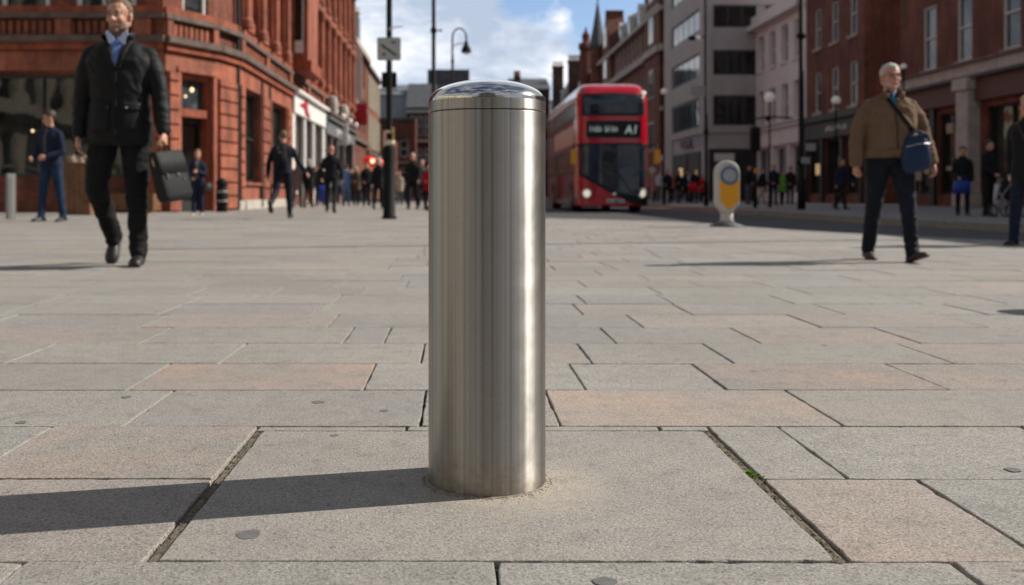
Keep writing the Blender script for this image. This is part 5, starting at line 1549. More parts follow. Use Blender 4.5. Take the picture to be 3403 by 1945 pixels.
def make_body(p, J):
    bm = NB(); f = p['fat']; w = p['w']
    loft(bm, torso_rings(J, [(-.09, .09, .08, 0), (-.04, .15 * f, .105 * f, 0), (.02, .158 * f, .112 * f, 0), (.12, .135 * f, .098 * f, 0), (.25, .145 * f, .102 * f, -.005), (.38, .163 * w, .108, 0), (.44, .148 * w, .092, .004), (.485, .10 * w, .07, .01), (.525, .06, .055, .01)]))
    rcone(bm, J['neck'] + V((0, .01, -.03)), J['head'] + V((0, .012, -.06)), .056, .054)
    for s in (-1, 1):
        rcone(bm, J['hip', s] + V((0, 0, .03)), J['knee', s], .082 * f, .053); rcone(bm, J['knee', s], J['ank', s], .052, .036)
        kn, an = J['knee', s], J['ank', s]; m_ = kn.lerp(an, .3); bk = V((0, 1, 0)); rcone(bm, m_ + bk * .014, kn.lerp(an, .5) + bk * .008, .047, .04)
        ff = J['foot', s]; u = J['fu', s]; rcone(bm, an - u * .035 - ff * .02, an - u * .05 + ff * .10, .026, .012)
        rcone(bm, J['neck'] + V((s * .03, .012, -.05)), J['sh', s], .038, .040); rcone(bm, J['sh', s], J['el', s], .042, .038); rcone(bm, J['el', s], J['wr', s], .040, .027)
        add_hand(bm, J['wr', s], J['hd', s], s, p['curl'][s])
    add_head(bm, J['head'], headmat(p), p.get('facefat', 1.0))
    me_ = remesh(bm, p['voxel'], 2, .4); face_attr(me_, J['head'], headmat(p), p.get('beard', 0)); return me_


def make_shoe(J, s, high=False):
    an, f, u = J['ank', s], J['foot', s], J['fu', s]; side = f.cross(u).normalized(); bm = NB()
    rr = []; n = 16
    for (q, w_, t_) in ((-.078, .016, .02), (-.072, .03, .05), (-.045, .038, .10 if not high else .12), (-.01, .040, .105 if not high else .125), (.03, .039, .068), (.075, .045, .05), (.12, .047, .042), (.155, .042, .034), (.18, .028, .024), (.190, .012, .012)):
        c = an + f * q - u * .068; ring = []
        for k in range(n):
            a = 2 * math.pi * k / n; x = math.cos(a) * w_; y = math.sin(a)
            y = y * t_ if y > 0 else max(y * t_, -.002)
            ring.append(c + side * x + u * y)
        rr.append(ring)
    rings(bm, rr)
    rr = []
    for (q, w_) in ((-.082, .014), (-.076, .033), (-.045, .041), (.03, .041), (.075, .048), (.12, .05), (.16, .044), (.185, .03), (.196, .012)):
        c = an + f * q - u * .068
        rr.append([c + side * w_ + u * .004, c - side * w_ + u * .004, c - side * w_ - u * .011, c + side * w_ - u * .011])
    rings(bm, rr)
    return bm


def make_trousers(p, J, k=1.0, flare=1.0):
    bm = NB(); f = p['fat']
    loft(bm, torso_rings(J, [(-.10, .10, .09, 0), (-.05, .168 * f, .12 * f, 0), (.03, .172 * f, .124 * f, 0), (.12, .152 * f, .112 * f, 0), (.15, .14 * f, .10 * f, 0)]))
    for s in (-1, 1):
        kn, an = J['knee', s], J['ank', s]
        rcone(bm, J['hip', s] + V((0, 0, .02)), kn, .097 * f * k, .069 * k, 14); rcone(bm, kn, kn.lerp(an, .5), .069 * k, .060 * k * flare, 14)
        e = kn.lerp(an, 1.02); rcone(bm, kn.lerp(an, .45), e, .061 * k * flare, .054 * k * flare, 14); rcone(bm, e, e + J['foot', s] * .03, .052 * k, .045 * k, 12)
    me_ = remesh(bm, p['voxel'] * 1.1, 3)
    return folds(me_, .007 * k, (7, 7, 17), 3)


def make_coat(p, J, hem=.0, loose=1.0, collar=.05, sleeve=1.0, amp=.007, belly=0, open_=False):
    """hem: distance below the pelvis"""
    bm = NB(); f = p['fat']; w = p['w']; L = loose
    ks = [(-hem, .182 * f * L, .140 * f * L, 0), (-hem + .03, .188 * f * L, .146 * f * L, -.004), (-hem * .3 + .02, .182 * f * L, .138 * f * L + belly * .6, -.004 - belly * .4), (.12, .166 * f * L, .126 * f * L + belly, -belly * .6), (.26, .172 * f * L, .124 * f * L + belly * .6, -.006 - belly * .3), (.38, .184 * w * L, .122 * L, 0), (.44, .165 * w * L, .106 * L, .006), (.485, .125 * w * L, .088 * L, .010), (.525, .085, .072, .014)]
    loft(bm, torso_rings(J, ks), 24)
    nk = J['neck'] + V((0, .012, 0))
    loft(bm, [(nk + V((0, 0, -.04)), .088, .08), (nk + V((0, .004, collar)), .078, .074)], 20)
    for s in (-1, 1):
        rcone(bm, J['neck'] + V((s * .045, .012, -.045)), J['sh', s] + V((-s * .012, 0, .008)), .056, .056); rcone(bm, J['sh', s] + V((0, 0, -.006)), J['sh', s].lerp(J['el', s], .35), .056, .061 * sleeve, 14); rcone(bm, J['sh', s].lerp(J['el', s], .35), J['el', s], .061 * sleeve, .054 * sleeve, 14)
        rcone(bm, J['el', s], J['el', s].lerp(J['wr', s], .94), .056 * sleeve, .043 * sleeve, 14)
    me_ = remesh(bm, p['voxel'] * 1.1, 3)
    return folds(me_, amp * .75, (7, 7, 13), 7)


def make_skirt(p, J, ln=.55):
    bm = NB(); z = J['pel']; f = p['fat']
    loft(bm, [(z + V((0, 0, .12)), .14, .10), (z + V((0, 0, -.05)), .175 * f, .13), (z + V((0, 0, -ln)), .20 * f, .16)], 20)
    return folds(remesh(bm, p['voxel'] * 1.1, 2), .006)


def person(label, loc, H, pose, top, legs, shoes, hairm, skin='skin', rz=0, group=None, style='short', coat={}, tr={}, skirt=None, cat='person'):
    p = dict(DEF); p.update(pose); J = skeleton(p)
    Ht = J['head'].z + .125
    t = thing('person', label, cat, loc, rz, group, H / Ht)
    t['_'] = 0; del t['_']
    body = obj('body', make_body(p, J), M[skin], t, True)
    cm = make_coat(p, J, **coat); jk = obj('jacket', cm, M[top], t, True)
    if skirt: obj('skirt', make_skirt(p, J, skirt), M[legs], t, True)
    else: tm = make_trousers(p, J, **tr); obj('trousers', tm, M[legs], t, True)
    for s in (-1, 1): obj('shoe', make_shoe(J, s, shoes == 'shoe_br'), M[shoes], t, True)
    if style: obj('hair', hair_mesh(J['head'], headmat(p), style, .008), M[hairm], t, True)
    return t, p, J, cm


# --- the man with the briefcase ---
Y = 7.25
pose = dict(voxel=.0068, lean=.05, hyaw=-.22, hpitch=.10, beard=.8, fat=1.04, w=1.12, sh=.212,
            leg={-1: (.04, .15, .70, .05, .9, -.12), 1: (.05, .055, .03, .06, .05, .03)}, arm={-1: (-.10, .17, .22, .06), 1: (.12, .25, .14, .14)}, curl={-1: .45, 1: 1.0})
t, p, J, cm = person('man in long black jacket and blue shirt walking with a black briefcase', (WX(300, Y), Y, 0), 1.94, pose, 'jk_black', 'tr_black', 'shoe', 'hair_bl', rz=R(6), style='recede',
                     coat=dict(hem=.175, loose=1.10, collar=.012, sleeve=1.10, amp=.009), tr=dict(k=1.10))
tree = bvh(cm); up = J['neck']; zc = up.z
def hpatch(name, xl, xr, z0, z1, mat, par, off=.004, nu=8, nv=12, sign=-1): 
    bm = NB(); patch(bm, tree, xl, xr, z0, z1, nu, nv, off, sign); return obj(name, bm, M[mat], par, True)
jk = [c for c in t.children if c.name.startswith('jacket')][0]
zt = zc + .012; zb = zc - .20
fr = lambda z: max(0, (z - zb) / (zt - zb))
hpatch('shirt', lambda z: -.003 - .052 * fr(z), lambda z: .003 + .052 * fr(z), zb, zt, 'shirt_bl', t, .006)
for s in (-1, 1):
    a, b_ = (.050, .085) if s > 0 else (-.085, -.050)
    # lapels and shirt collar wings
    q = (lambda z: .004 + .050 * fr(z), lambda z: .034 + .068 * fr(z)) if s > 0 else (lambda z: -.034 - .068 * fr(z), lambda z: -.004 - .050 * fr(z))
    hpatch('lapel', q[0], q[1], zb - .01, zt + .005, 'jk_black', jk, .014, 4, 12)
    bm = NB(); nk = J['neck'] + V((0, .0, .0))
    prism(bm, [(s * .012, -.005), (s * .060, .055), (s * .074, .035), (s * .046, -.05)], V((0, nk.y - .082, nk.z)), UX, SY, -.006, .004); obj('collar', bm, M['shirt_col'], t)
bm = NB(); nk = J['neck'] + V((0, .016, 0)); n = 32
rr = []
for (k_, z) in ((1.06, -.03), (1.13, .015), (1.14, .052), (1.05, .056), (1.0, .01)):
    rr.append([nk + V((.082 * k_ * math.cos(a), .080 * k_ * math.sin(a), z - .035 * max(0, -math.sin(a)) ** 2)) for a in [R(-62) + R(304) * (i / (n - 1)) for i in range(n)]])
vv = [[bm.verts.new(p_) for p_ in r] for r in rr]
for i in range(len(vv)):
    for j in range(n - 1): bm.faces.new([vv[i][j], vv[i][j + 1], vv[(i + 1) % len(vv)][j + 1], vv[(i + 1) % len(vv)][j]])
for e in (0, n - 1): bm.faces.new([v[e] for v in vv])
bmesh.ops.recalc_face_normals(bm, faces=bm.faces[:]); obj('stand_collar', bm, M['jk_black'], jk, True)
zp = J['pel'].z
hpatch('placket', lambda z: -.024, lambda z: .010, zp - .16, zb, 'jk_black', jk, .006, 3, 24)
for s in (-1, 1):
    a, b_ = (.045, .165) if s > 0 else (-.165, -.045)
    hpatch('pocket', lambda z: a, lambda z: b_, zp - .085, zp + .075, 'jk_black', jk, .007, 6, 8)
    hpatch('pocket_flap', lambda z: a - .004, lambda z: b_ + .004, zp + .05, zp + .105, 'jk_black', jk, .014, 6, 4)
h = tree.ray_cast(V((.075, -2, zp + .07)), V((0, 1, 0)))
bm = NB(); ell(bm, (.075, h[0].y - .016, zp + .068), (.008, .004, .008)); obj('button', bm, M['chrome'], jk, True)
for s in (-1, 1):
    c = J['head'] + headmat(p) @ V((s * .030, -.0745, .009))
    bm = NB(); ell(bm, c, (.0115, .010, .007), headmat(p)); e = obj('eye', bm, M['eye'], t, True)
    bm = NB(); ell(bm, c + headmat(p) @ V((-.002, -.0075, 0)), (.0052, .004, .0052), headmat(p)); obj('iris', bm, M['iris'], e, True)
# the briefcase in his left hand
bpy.context.view_layer.update()
gp = t.matrix_world @ (J['wr', 1] + J['hd', 1] * .085 + V((-.018, 0, 0)))
bt = thing('briefcase', 'soft black leather briefcase held by the man in the black jacket', 'briefcase', (gp.x + .015, gp.y, gp.z - .035), R(60))
bt.rotation_euler = (Matrix.Rotation(R(-13), 3, 'Y') @ Matrix.Rotation(R(64), 3, 'Z')).to_euler(); bt.scale = (.9, .9, .94)
bm = NB()   # local: width along x, thin along y, hanging down
rr = []
for (z, hw_, hd_) in ((-.405, .125, .035), (-.395, .150, .055), (-.36, .166, .066), (-.2, .165, .060), (-.06, .158, .045), (-.045, .154, .038)):
    ring = []
    for k in range(28):
        a = 2 * math.pi * k / 28; x = math.copysign(abs(math.cos(a)) ** .35, math.cos(a)) * hw_; y = math.copysign(abs(math.sin(a)) ** .5, math.sin(a)) * hd_
        ring.append(V((x, y + noise.noise(V((x * 9, z * 9, 2))) * .006, z)))
    rr.append(ring)
rings(bm, rr); obj('case', bm, M['leather'], bt, True)
bm = NB(); loft(bm, [((0, 0, -.20), .163, .064), ((0, 0, -.10), .165, .062), ((0, 0, -.03), .162, .046), ((0, 0, -.02), .155, .040)], 28, 6); fl = obj('flap', bm, M['leather'], bt, True)
bm = NB(); tube(bm, [(-.06, 0, -.02), (-.058, 0, .012), (-.04, 0, .030), (.04, 0, .030), (.058, 0, .012), (.06, 0, -.02)], .0075, 8); obj('handle', bm, M['leather'], bt, True)
bm = NB(); box(bm, (.0, -.070, -.225), (.035, -.062, -.20)); box(bm, (-.115, -.069, -.235), (-.1, -.061, -.195)); box(bm, (.06, -.07, -.26), (.09, -.063, -.245)); obj('clasp', bm, M['chrome'], fl)
bm = NB(); tube(bm, [(-.155, .0, -.05), (-.175, -.01, -.09), (-.17, -.01, -.13)], .006, 6); tube(bm, [(.155, 0, -.05), (.172, 0, -.10)], .006, 6); obj('strap_ring', bm, M['gold'], bt, True)

# --- the grey haired man with the shoulder bag ---
Y = 7.75
pose = dict(voxel=.0068, lean=.04, hyaw=.12, hpitch=.03, beard=.35, fat=1.16, facefat=1.1, w=1.1, sh=.205,
            leg={-1: (-.17, .04, .17, .05, .12), 1: (.28, .07, .10, .25, -.28)}, arm={-1: (.02, .32, .18, .12), 1: (.06, .34, .22, .18)}, curl={-1: .8, 1: .5})
t, p, J, cm = person('grey haired man in brown jacket with a navy shoulder bag walking on the right', (WX(2212, Y), Y, 0), 1.535, pose, 'jk_olive', 'navy', 'shoe_br', 'hair_gr', 'skin2', rz=R(-4), style='short',
                     coat=dict(hem=.03, loose=1.12, collar=.02, sleeve=1.25, amp=.015, belly=.035), tr=dict(k=1.05))
for c in t.children:
    if c.name.startswith('trousers'): c.data.materials[0] = M['tr_navy']
tree = bvh(cm); zc = J['neck'].z; zt = zc + .012; zb = zc - .13; jk = [c for c in t.children if c.name.startswith('jacket')][0]
fr = lambda z: max(0, (z - zb) / (zt - zb))
hpatch('shirt', lambda z: -.004 - .036 * fr(z), lambda z: .004 + .036 * fr(z), zb, zt, 'checks', t, .006)
for s in (-1, 1):
    bm = NB(); nk = J['neck']
    prism(bm, [(s * .030, -.035), (s * .056, .035), (s * .096, .012), (s * .085, -.055)], V((0, nk.y - .098, nk.z)), UX, SY, -.02, .012); bmesh.ops.bevel(bm, geom=bm.edges[:], offset=.004, segments=2, affect='EDGES'); obj('lapel', bm, M['jk_olive'], jk, True)
    bm = NB(); prism(bm, [(s * .010, -.02), (s * .045, .045), (s * .062, .022), (s * .036, -.045)], V((0, nk.y - .086, nk.z)), UX, SY, -.006, .004); obj('collar', bm, M['navy'], t)
zp = J['pel'].z
hpatch('zip', lambda z: -.012, lambda z: .003, zp + .0, zb, 'c_brown', jk, .005, 2, 24)
hpatch('waistband', lambda z: -.16, lambda z: .16, zp - .02, zp + .035, 'jk_olive', jk, .007, 14, 3)
for s in (-1, 1):
    c = J['head'] + headmat(p) @ V((s * .030, -.0745, .009))
    bm = NB(); ell(bm, c, (.0115, .010, .007), headmat(p)); e = obj('eye', bm, M['eye'], t, True)
    bm = NB(); ell(bm, c + headmat(p) @ V((0, -.0075, 0)), (.0052, .004, .0052), headmat(p)); obj('iris', bm, M['iris'], e, True)
bm = NB(); Rm = headmat(p)
for s in (-1, 1):
    c = V((s * .033, -.098, .006)); pts = [J['head'] + Rm @ (c + V((.024 * math.cos(a), 0, .017 * math.sin(a)))) for a in [2 * math.pi * i / 16 for i in range(17)]]
    tube(bm, pts, .0018, 5); tube(bm, [J['head'] + Rm @ V((s * .057, -.097, .01)), J['head'] + Rm @ V((s * .082, -.03, .012)), J['head'] + Rm @ V((s * .084, .01, .006))], .0018, 5)
tube(bm, [J['head'] + Rm @ V((-.009, -.10, .01)), J['head'] + Rm @ V((.009, -.10, .01))], .0018, 5); obj('glasses', bm, M['signback'], t)
# strap across the chest: follows the jacket
def strap(tree, pts, w, off, par, mat, name='strap', sign=-1):
    bm = NB(); rr = []
    P3 = []
    for (x, z) in pts:
        h = tree.ray_cast(V((x, sign * 2, z)), V((0, -sign, 0))); y = h[0].y if h[0] else 0
        P3.append(V((x, y + sign * off, z)))
    for i, q in enumerate(P3):
        d = (P3[min(i + 1, len(P3) - 1)] - P3[max(0, i - 1)]).normalized(); sd = d.cross(V((0, 1, 0))).normalized() * w / 2; n_ = V((0, sign * .003, 0))
        rr.append([q + sd + n_, q - sd + n_, q - sd - n_ * 3, q + sd - n_ * 3])
    rings(bm, rr); return obj(name, bm, M[mat], par, False)


wm = t.matrix_world
bpy.context.view_layer.update(); wm = t.matrix_world.copy(); scl = t.scale[0]
bag_l = V((.155, -.235, zp + .06))
bag = thing('shoulder_bag', 'navy nylon shoulder bag hanging at the hip of the grey haired man', 'shoulder bag', tuple(wm @ V((0, 0, 0))), R(-4), scale=scl)
pts = [(-.075 + (.14 - -.075) * i / 12, zc - .01 + (zp + .17 - (zc - .01)) * i / 12) for i in range(13)]
strap(tree, pts, .034, .008, bag, 'c_black')
bm = NB(); rr = []; cx, cz = .150, zp - .005; yb = -.215
for (z, hw_, hd_, ox) in ((-.155, .06, .025, .02), (-.145, .095, .045, .018), (-.10, .118, .058, .012), (0, .122, .058, 0), (.08, .112, .05, -.004), (.135, .092, .036, -.008), (.16, .06, .022, -.006), (.165, .03, .01, -.005)):
    ring = []
    for k in range(28):
        a = 2 * math.pi * k / 28; x = math.copysign(abs(math.cos(a)) ** .6, math.cos(a)) * hw_; y = math.copysign(abs(math.sin(a)) ** .75, math.sin(a)) * hd_
        ring.append(V((cx + ox + x, yb + y + noise.noise(V((x * 14, z * 14, 2))) * .012, cz + z + x * .25)))
    rr.append(ring)
rings(bm, rr); obj('bag_body', bm, M['bagblue'], bag, True)
bm = NB(); tube(bm, [(cx - .1, yb - .02, cz + .11), (cx - .06, yb - .03, cz + .175), (cx + .01, yb - .03, cz + .2), (cx + .08, yb - .02, cz + .175), (cx + .115, yb - .01, cz + .10)], .011, 8); obj('handle', bm, M['bagblue'], bag, True)
bm = NB(); tube(bm, [(cx - .1, yb - .055, cz + .06), (cx, yb - .062, cz + .085), (cx + .105, yb - .055, cz + .09)], .003, 6); obj('zip', bm, M['chrome'], bag, True)

# --- man with the backpack walking away ---
Y = 20.8
pose = dict(voxel=.011, lean=.10, hyaw=.2, leg={-1: (.30, .02, .12, 0, -.1), 1: (-.35, .02, .75, 0, 1.0)}, arm={-1: (.15, .42, .30, .55), 1: (-.2, .30, .2, .1)}, curl={-1: .6, 1: .6}, w=1.1, sh=.20)
t, p, J, cm = person('man in dark jacket and trousers walking away with a black backpack', (WX(703, Y), Y, 0), 1.84, pose, 'tr_navy', 'tr_navy', 'shoe_br', 'hair_bl', rz=R(176), style='recede', coat=dict(hem=.06, loose=1.05, collar=.03))
bpy.context.view_layer.update()
bp = thing('backpack', 'black backpack worn by the man walking away', 'backpack', tuple(t.location), t.rotation_euler[2], scale=t.scale[0])
zc = J['neck'].z
bm = NB(); loft(bm, [((0, .19, zc - .42), .11, .06), ((0, .20, zc - .40), .135, .085), ((0, .205, zc - .22), .14, .095), ((0, .19, zc - .08), .12, .075), ((0, .17, zc - .01), .09, .05), ((0, .16, zc + .0), .05, .03)], 22, 3); obj('pack', bm, M['c_black'], bp, True)
bm = NB(); loft(bm, [((0, .275, zc - .38), .09, .03), ((0, .29, zc - .30), .10, .04), ((0, .285, zc - .2), .09, .035), ((0, .27, zc - .17), .07, .02)], 18, 3); obj('pocket', bm, M['c_black'], bp, True)
bm = NB(); tube(bm, [(-.04, .30, zc - .13), (.03, .315, zc - .24)], .008, 6); tube(bm, [(.01, .275, zc - .06), (.03, .29, zc - .12)], .007, 6); obj('zip', bm, M['grey'], bp)
tree = bvh(cm)
for s in (-1, 1): strap(tree, [(s * .10, zc - .02 - .03 * i) for i in range(11)], .045, .008, bp, 'c_black')

# --- bald man in black walking away ---
Y = 26.3
pose = dict(voxel=.012, lean=.04, leg={-1: (-.22, .03, .35, .1, .75), 1: (.12, .04, .1, .1, .0)}, arm={-1: (-.1, .28, .25, .1), 1: (.1, .30, .5, .05)}, w=1.08)
walker, p, J, cm = person('bald man in black coat walking away in the middle of the crowd', (WX(824, Y), Y, 0), 1.79, pose, 'c_black', 'c_black', 'shoe', 'hair_dk', 'skin2', rz=R(182), style=None, coat=dict(hem=.10, loose=1.06, collar=.03))
# --- jeans man at the far left looking down at his hands ---
Y = 18.2
pose = dict(voxel=.011, lean=.06, hyaw=-.75, hpitch=.35, leg={-1: (.14, .05, .06, .1, 0), 1: (-.12, .05, .06, .1, .1)}, arm={-1: (.15, .12, 1.0, -.3), 1: (.05, .22, 1.1, -.65)}, curl={-1: .7, 1: .7})
jm, p, J, cm = person('man in navy jacket and blue jeans looking down at his hands by the shop window', (WX(128, Y), Y, 0), 2.03, pose, 'navy', 'jeans', 'shoe', 'hair_dk', rz=R(-18), style='full', coat=dict(hem=.09, loose=1.0, collar=.02))
tree = bvh(cm); zc = J['neck'].z; zp = J['pel'].z
bm = NB(); patch(bm, tree, lambda z: -.03, lambda z: .012, zp + .12, zc - .02, 4, 16, .005, -1); obj('shirt', bm, M['c_grey'], jm, True)
# --- woman at the corner door ---
Y = 23.9
pose = dict(voxel=.011, lean=.02, hyaw=.15, leg={-1: (.10, .02, .06, .1, 0), 1: (-.05, .02, .04, .1, 0)}, arm={-1: (.2, .05, .9, -.3), 1: (.15, .18, 1.75, -.75)}, curl={-1: .7, 1: .8}, w=.92, fat=.92, sh=.165)
wd, p, J, cm = person('woman in dark jacket and jeans standing at the corner door holding a drink', (WX(492, Y), Y, 0), 1.57, pose, 'navy', 'navy', 'shoe_w', 'hair_rd', rz=R(4), style='full', coat=dict(hem=.04, loose=.98, collar=.01, sleeve=1.05))
tree = bvh(cm); zp = J['pel'].z; zc = J['neck'].z
bm = NB(); patch(bm, tree, lambda z: -.05, lambda z: .03, zp + .02, zc - .03, 4, 16, .005, -1); obj('top', bm, M['c_mott'], wd, True)
hb = thing('handbag', 'grey handbag hanging at the side of the woman by the corner door', 'handbag', (WX(517, Y), Y, WZ(462, Y)))
bm = NB(); box(bm, (-.09, -.05, -.13), (.09, .05, .07)); bmesh.ops.bevel(bm, geom=bm.edges[:], offset=.03, segments=3, affect='EDGES'); obj('pouch', bm, M['c_grey'], hb, True)
bm = NB(); tube(bm, [(-.07, 0, .06), (-.12, 0, .3), (-.17, 0, .55)], .01, 6); obj('strap', bm, M['c_grey'], hb)
# --- woman in black coat at the right edge ---
Y = 10.1
pose = dict(voxel=.011, lean=.04, hyaw=-.2, leg={-1: (.25, .03, .12, .0, .0), 1: (-.3, .03, .3, .0, .5)}, arm={-1: (-.25, .22, .2, .05), 1: (.2, .2, .3, .05)}, w=1.0)
rw, p, J, cm = person('woman in black coat with olive strap cut off by the right edge', (WX(2562, Y), Y, 0), 1.52, pose, 'c_black', 'navy', 'shoe', 'hair_bd', rz=R(-55), style='long', coat=dict(hem=.24, loose=1.08, collar=.03))
tree = bvh(cm); zc = J['neck'].z
strap(tree, [(-.10 + .02 * i, zc - .03 - .035 * i) for i in range(11)], .02, .008, rw, 'c_brown')
# --- background figures ---
def proto(pose, label, loc, H, **k):
    pose = dict(pose); pose.setdefault('voxel', .019); return person(label, loc, H, pose, *k.pop('m'), **k)[0]


def setm(root, parts):
    for c in root.children:
        b_ = c.name.split('.')[0]
        if b_ in parts and c.type == 'MESH':
            c.material_slots[0].link = 'OBJECT'; c.material_slots[0].material = M[parts[b_]]


def clone(src, label, px, fy, H, rz=0, group=None, Yd=None, **parts):
    Y_ = Yd or F * CH / (fy - HY)
    r = src.copy(); link(r); r['label'] = label
    if 'group' in r.keys(): del r['group']
    if group: r['group'] = group
    r.location = (WX(px, Y_), Y_, 0); r.rotation_euler = (0, 0, R(rz)); r.scale = (src.scale[0] * H / src['h0'],) * 3
    for c in list(src.children):
        d = c.copy(); link(d); d.parent = r
        d.matrix_parent_inverse = c.matrix_parent_inverse
    for c in r.children:
        pass
    CL.append((r, parts)); return r


CL = []
G1 = 'people in the crowd on the left'; G2 = 'people on the far pavement'
A_ = dict(leg={-1: (.32, .02, .10, .1, -.1), 1: (-.25, .02, .35, .1, .5)}, arm={-1: (-.25, .14, .3, .05), 1: (.3, .14, .35, 0)})
B_ = dict(leg={-1: (.03, .04, .04, .15, 0), 1: (-.02, .04, .03, .15, 0)}, arm={-1: (.1, .12, .9, -.3), 1: (.05, .12, .3, 0)})
C__ = dict(leg={-1: (.2, .01, .1, .1, 0), 1: (-.2, .01, .3, .1, .4)}, arm={-1: (.15, .1, 1.3, -.3), 1: (-.2, .12, .3, 0)}, w=.9, sh=.165, fat=.95)
def P_(px, fy): Y_ = F * CH / (fy - HY); return (WX(px, Y_), Y_, 0)
def reg(o, h): o['h0'] = h; return o
pA = reg(proto(A_, 'white haired man in black coat walking towards the camera beside the big bollard', P_(1027, 522), 1.78, m=('c_black', 'c_black', 'shoe', 'hair_gr'), style='short', coat=dict(hem=.12, loose=1.08), rz=R(-5), group=G1), 1.78)
pB = reg(proto(B_, 'man in black top standing in the crowd just left of the lamp post', P_(912, 513), 1.75, m=('c_black', 'c_black', 'shoe', 'hair_dk'), style='full', coat=dict(hem=.05), rz=R(10), group=G1), 1.75)
pC = reg(proto(C__, 'woman in mottled grey coat beside the man with the backpack', P_(740, 517), 1.68, m=('c_mott', 'c_grey', 'shoe', 'hair_bd'), style='long', coat=dict(hem=.28, loose=1.05), rz=R(170), group=G1), 1.68)
pD = reg(proto(B_, 'person in pale blue jacket and light jeans left of the hanging lanterns', P_(862, 512), 1.7, m=('c_sky', 'jeans_l', 'shoe', 'hair_dk'), style='full', coat=dict(hem=.0, loose=1.05), rz=R(185), group=G1), 1.7)
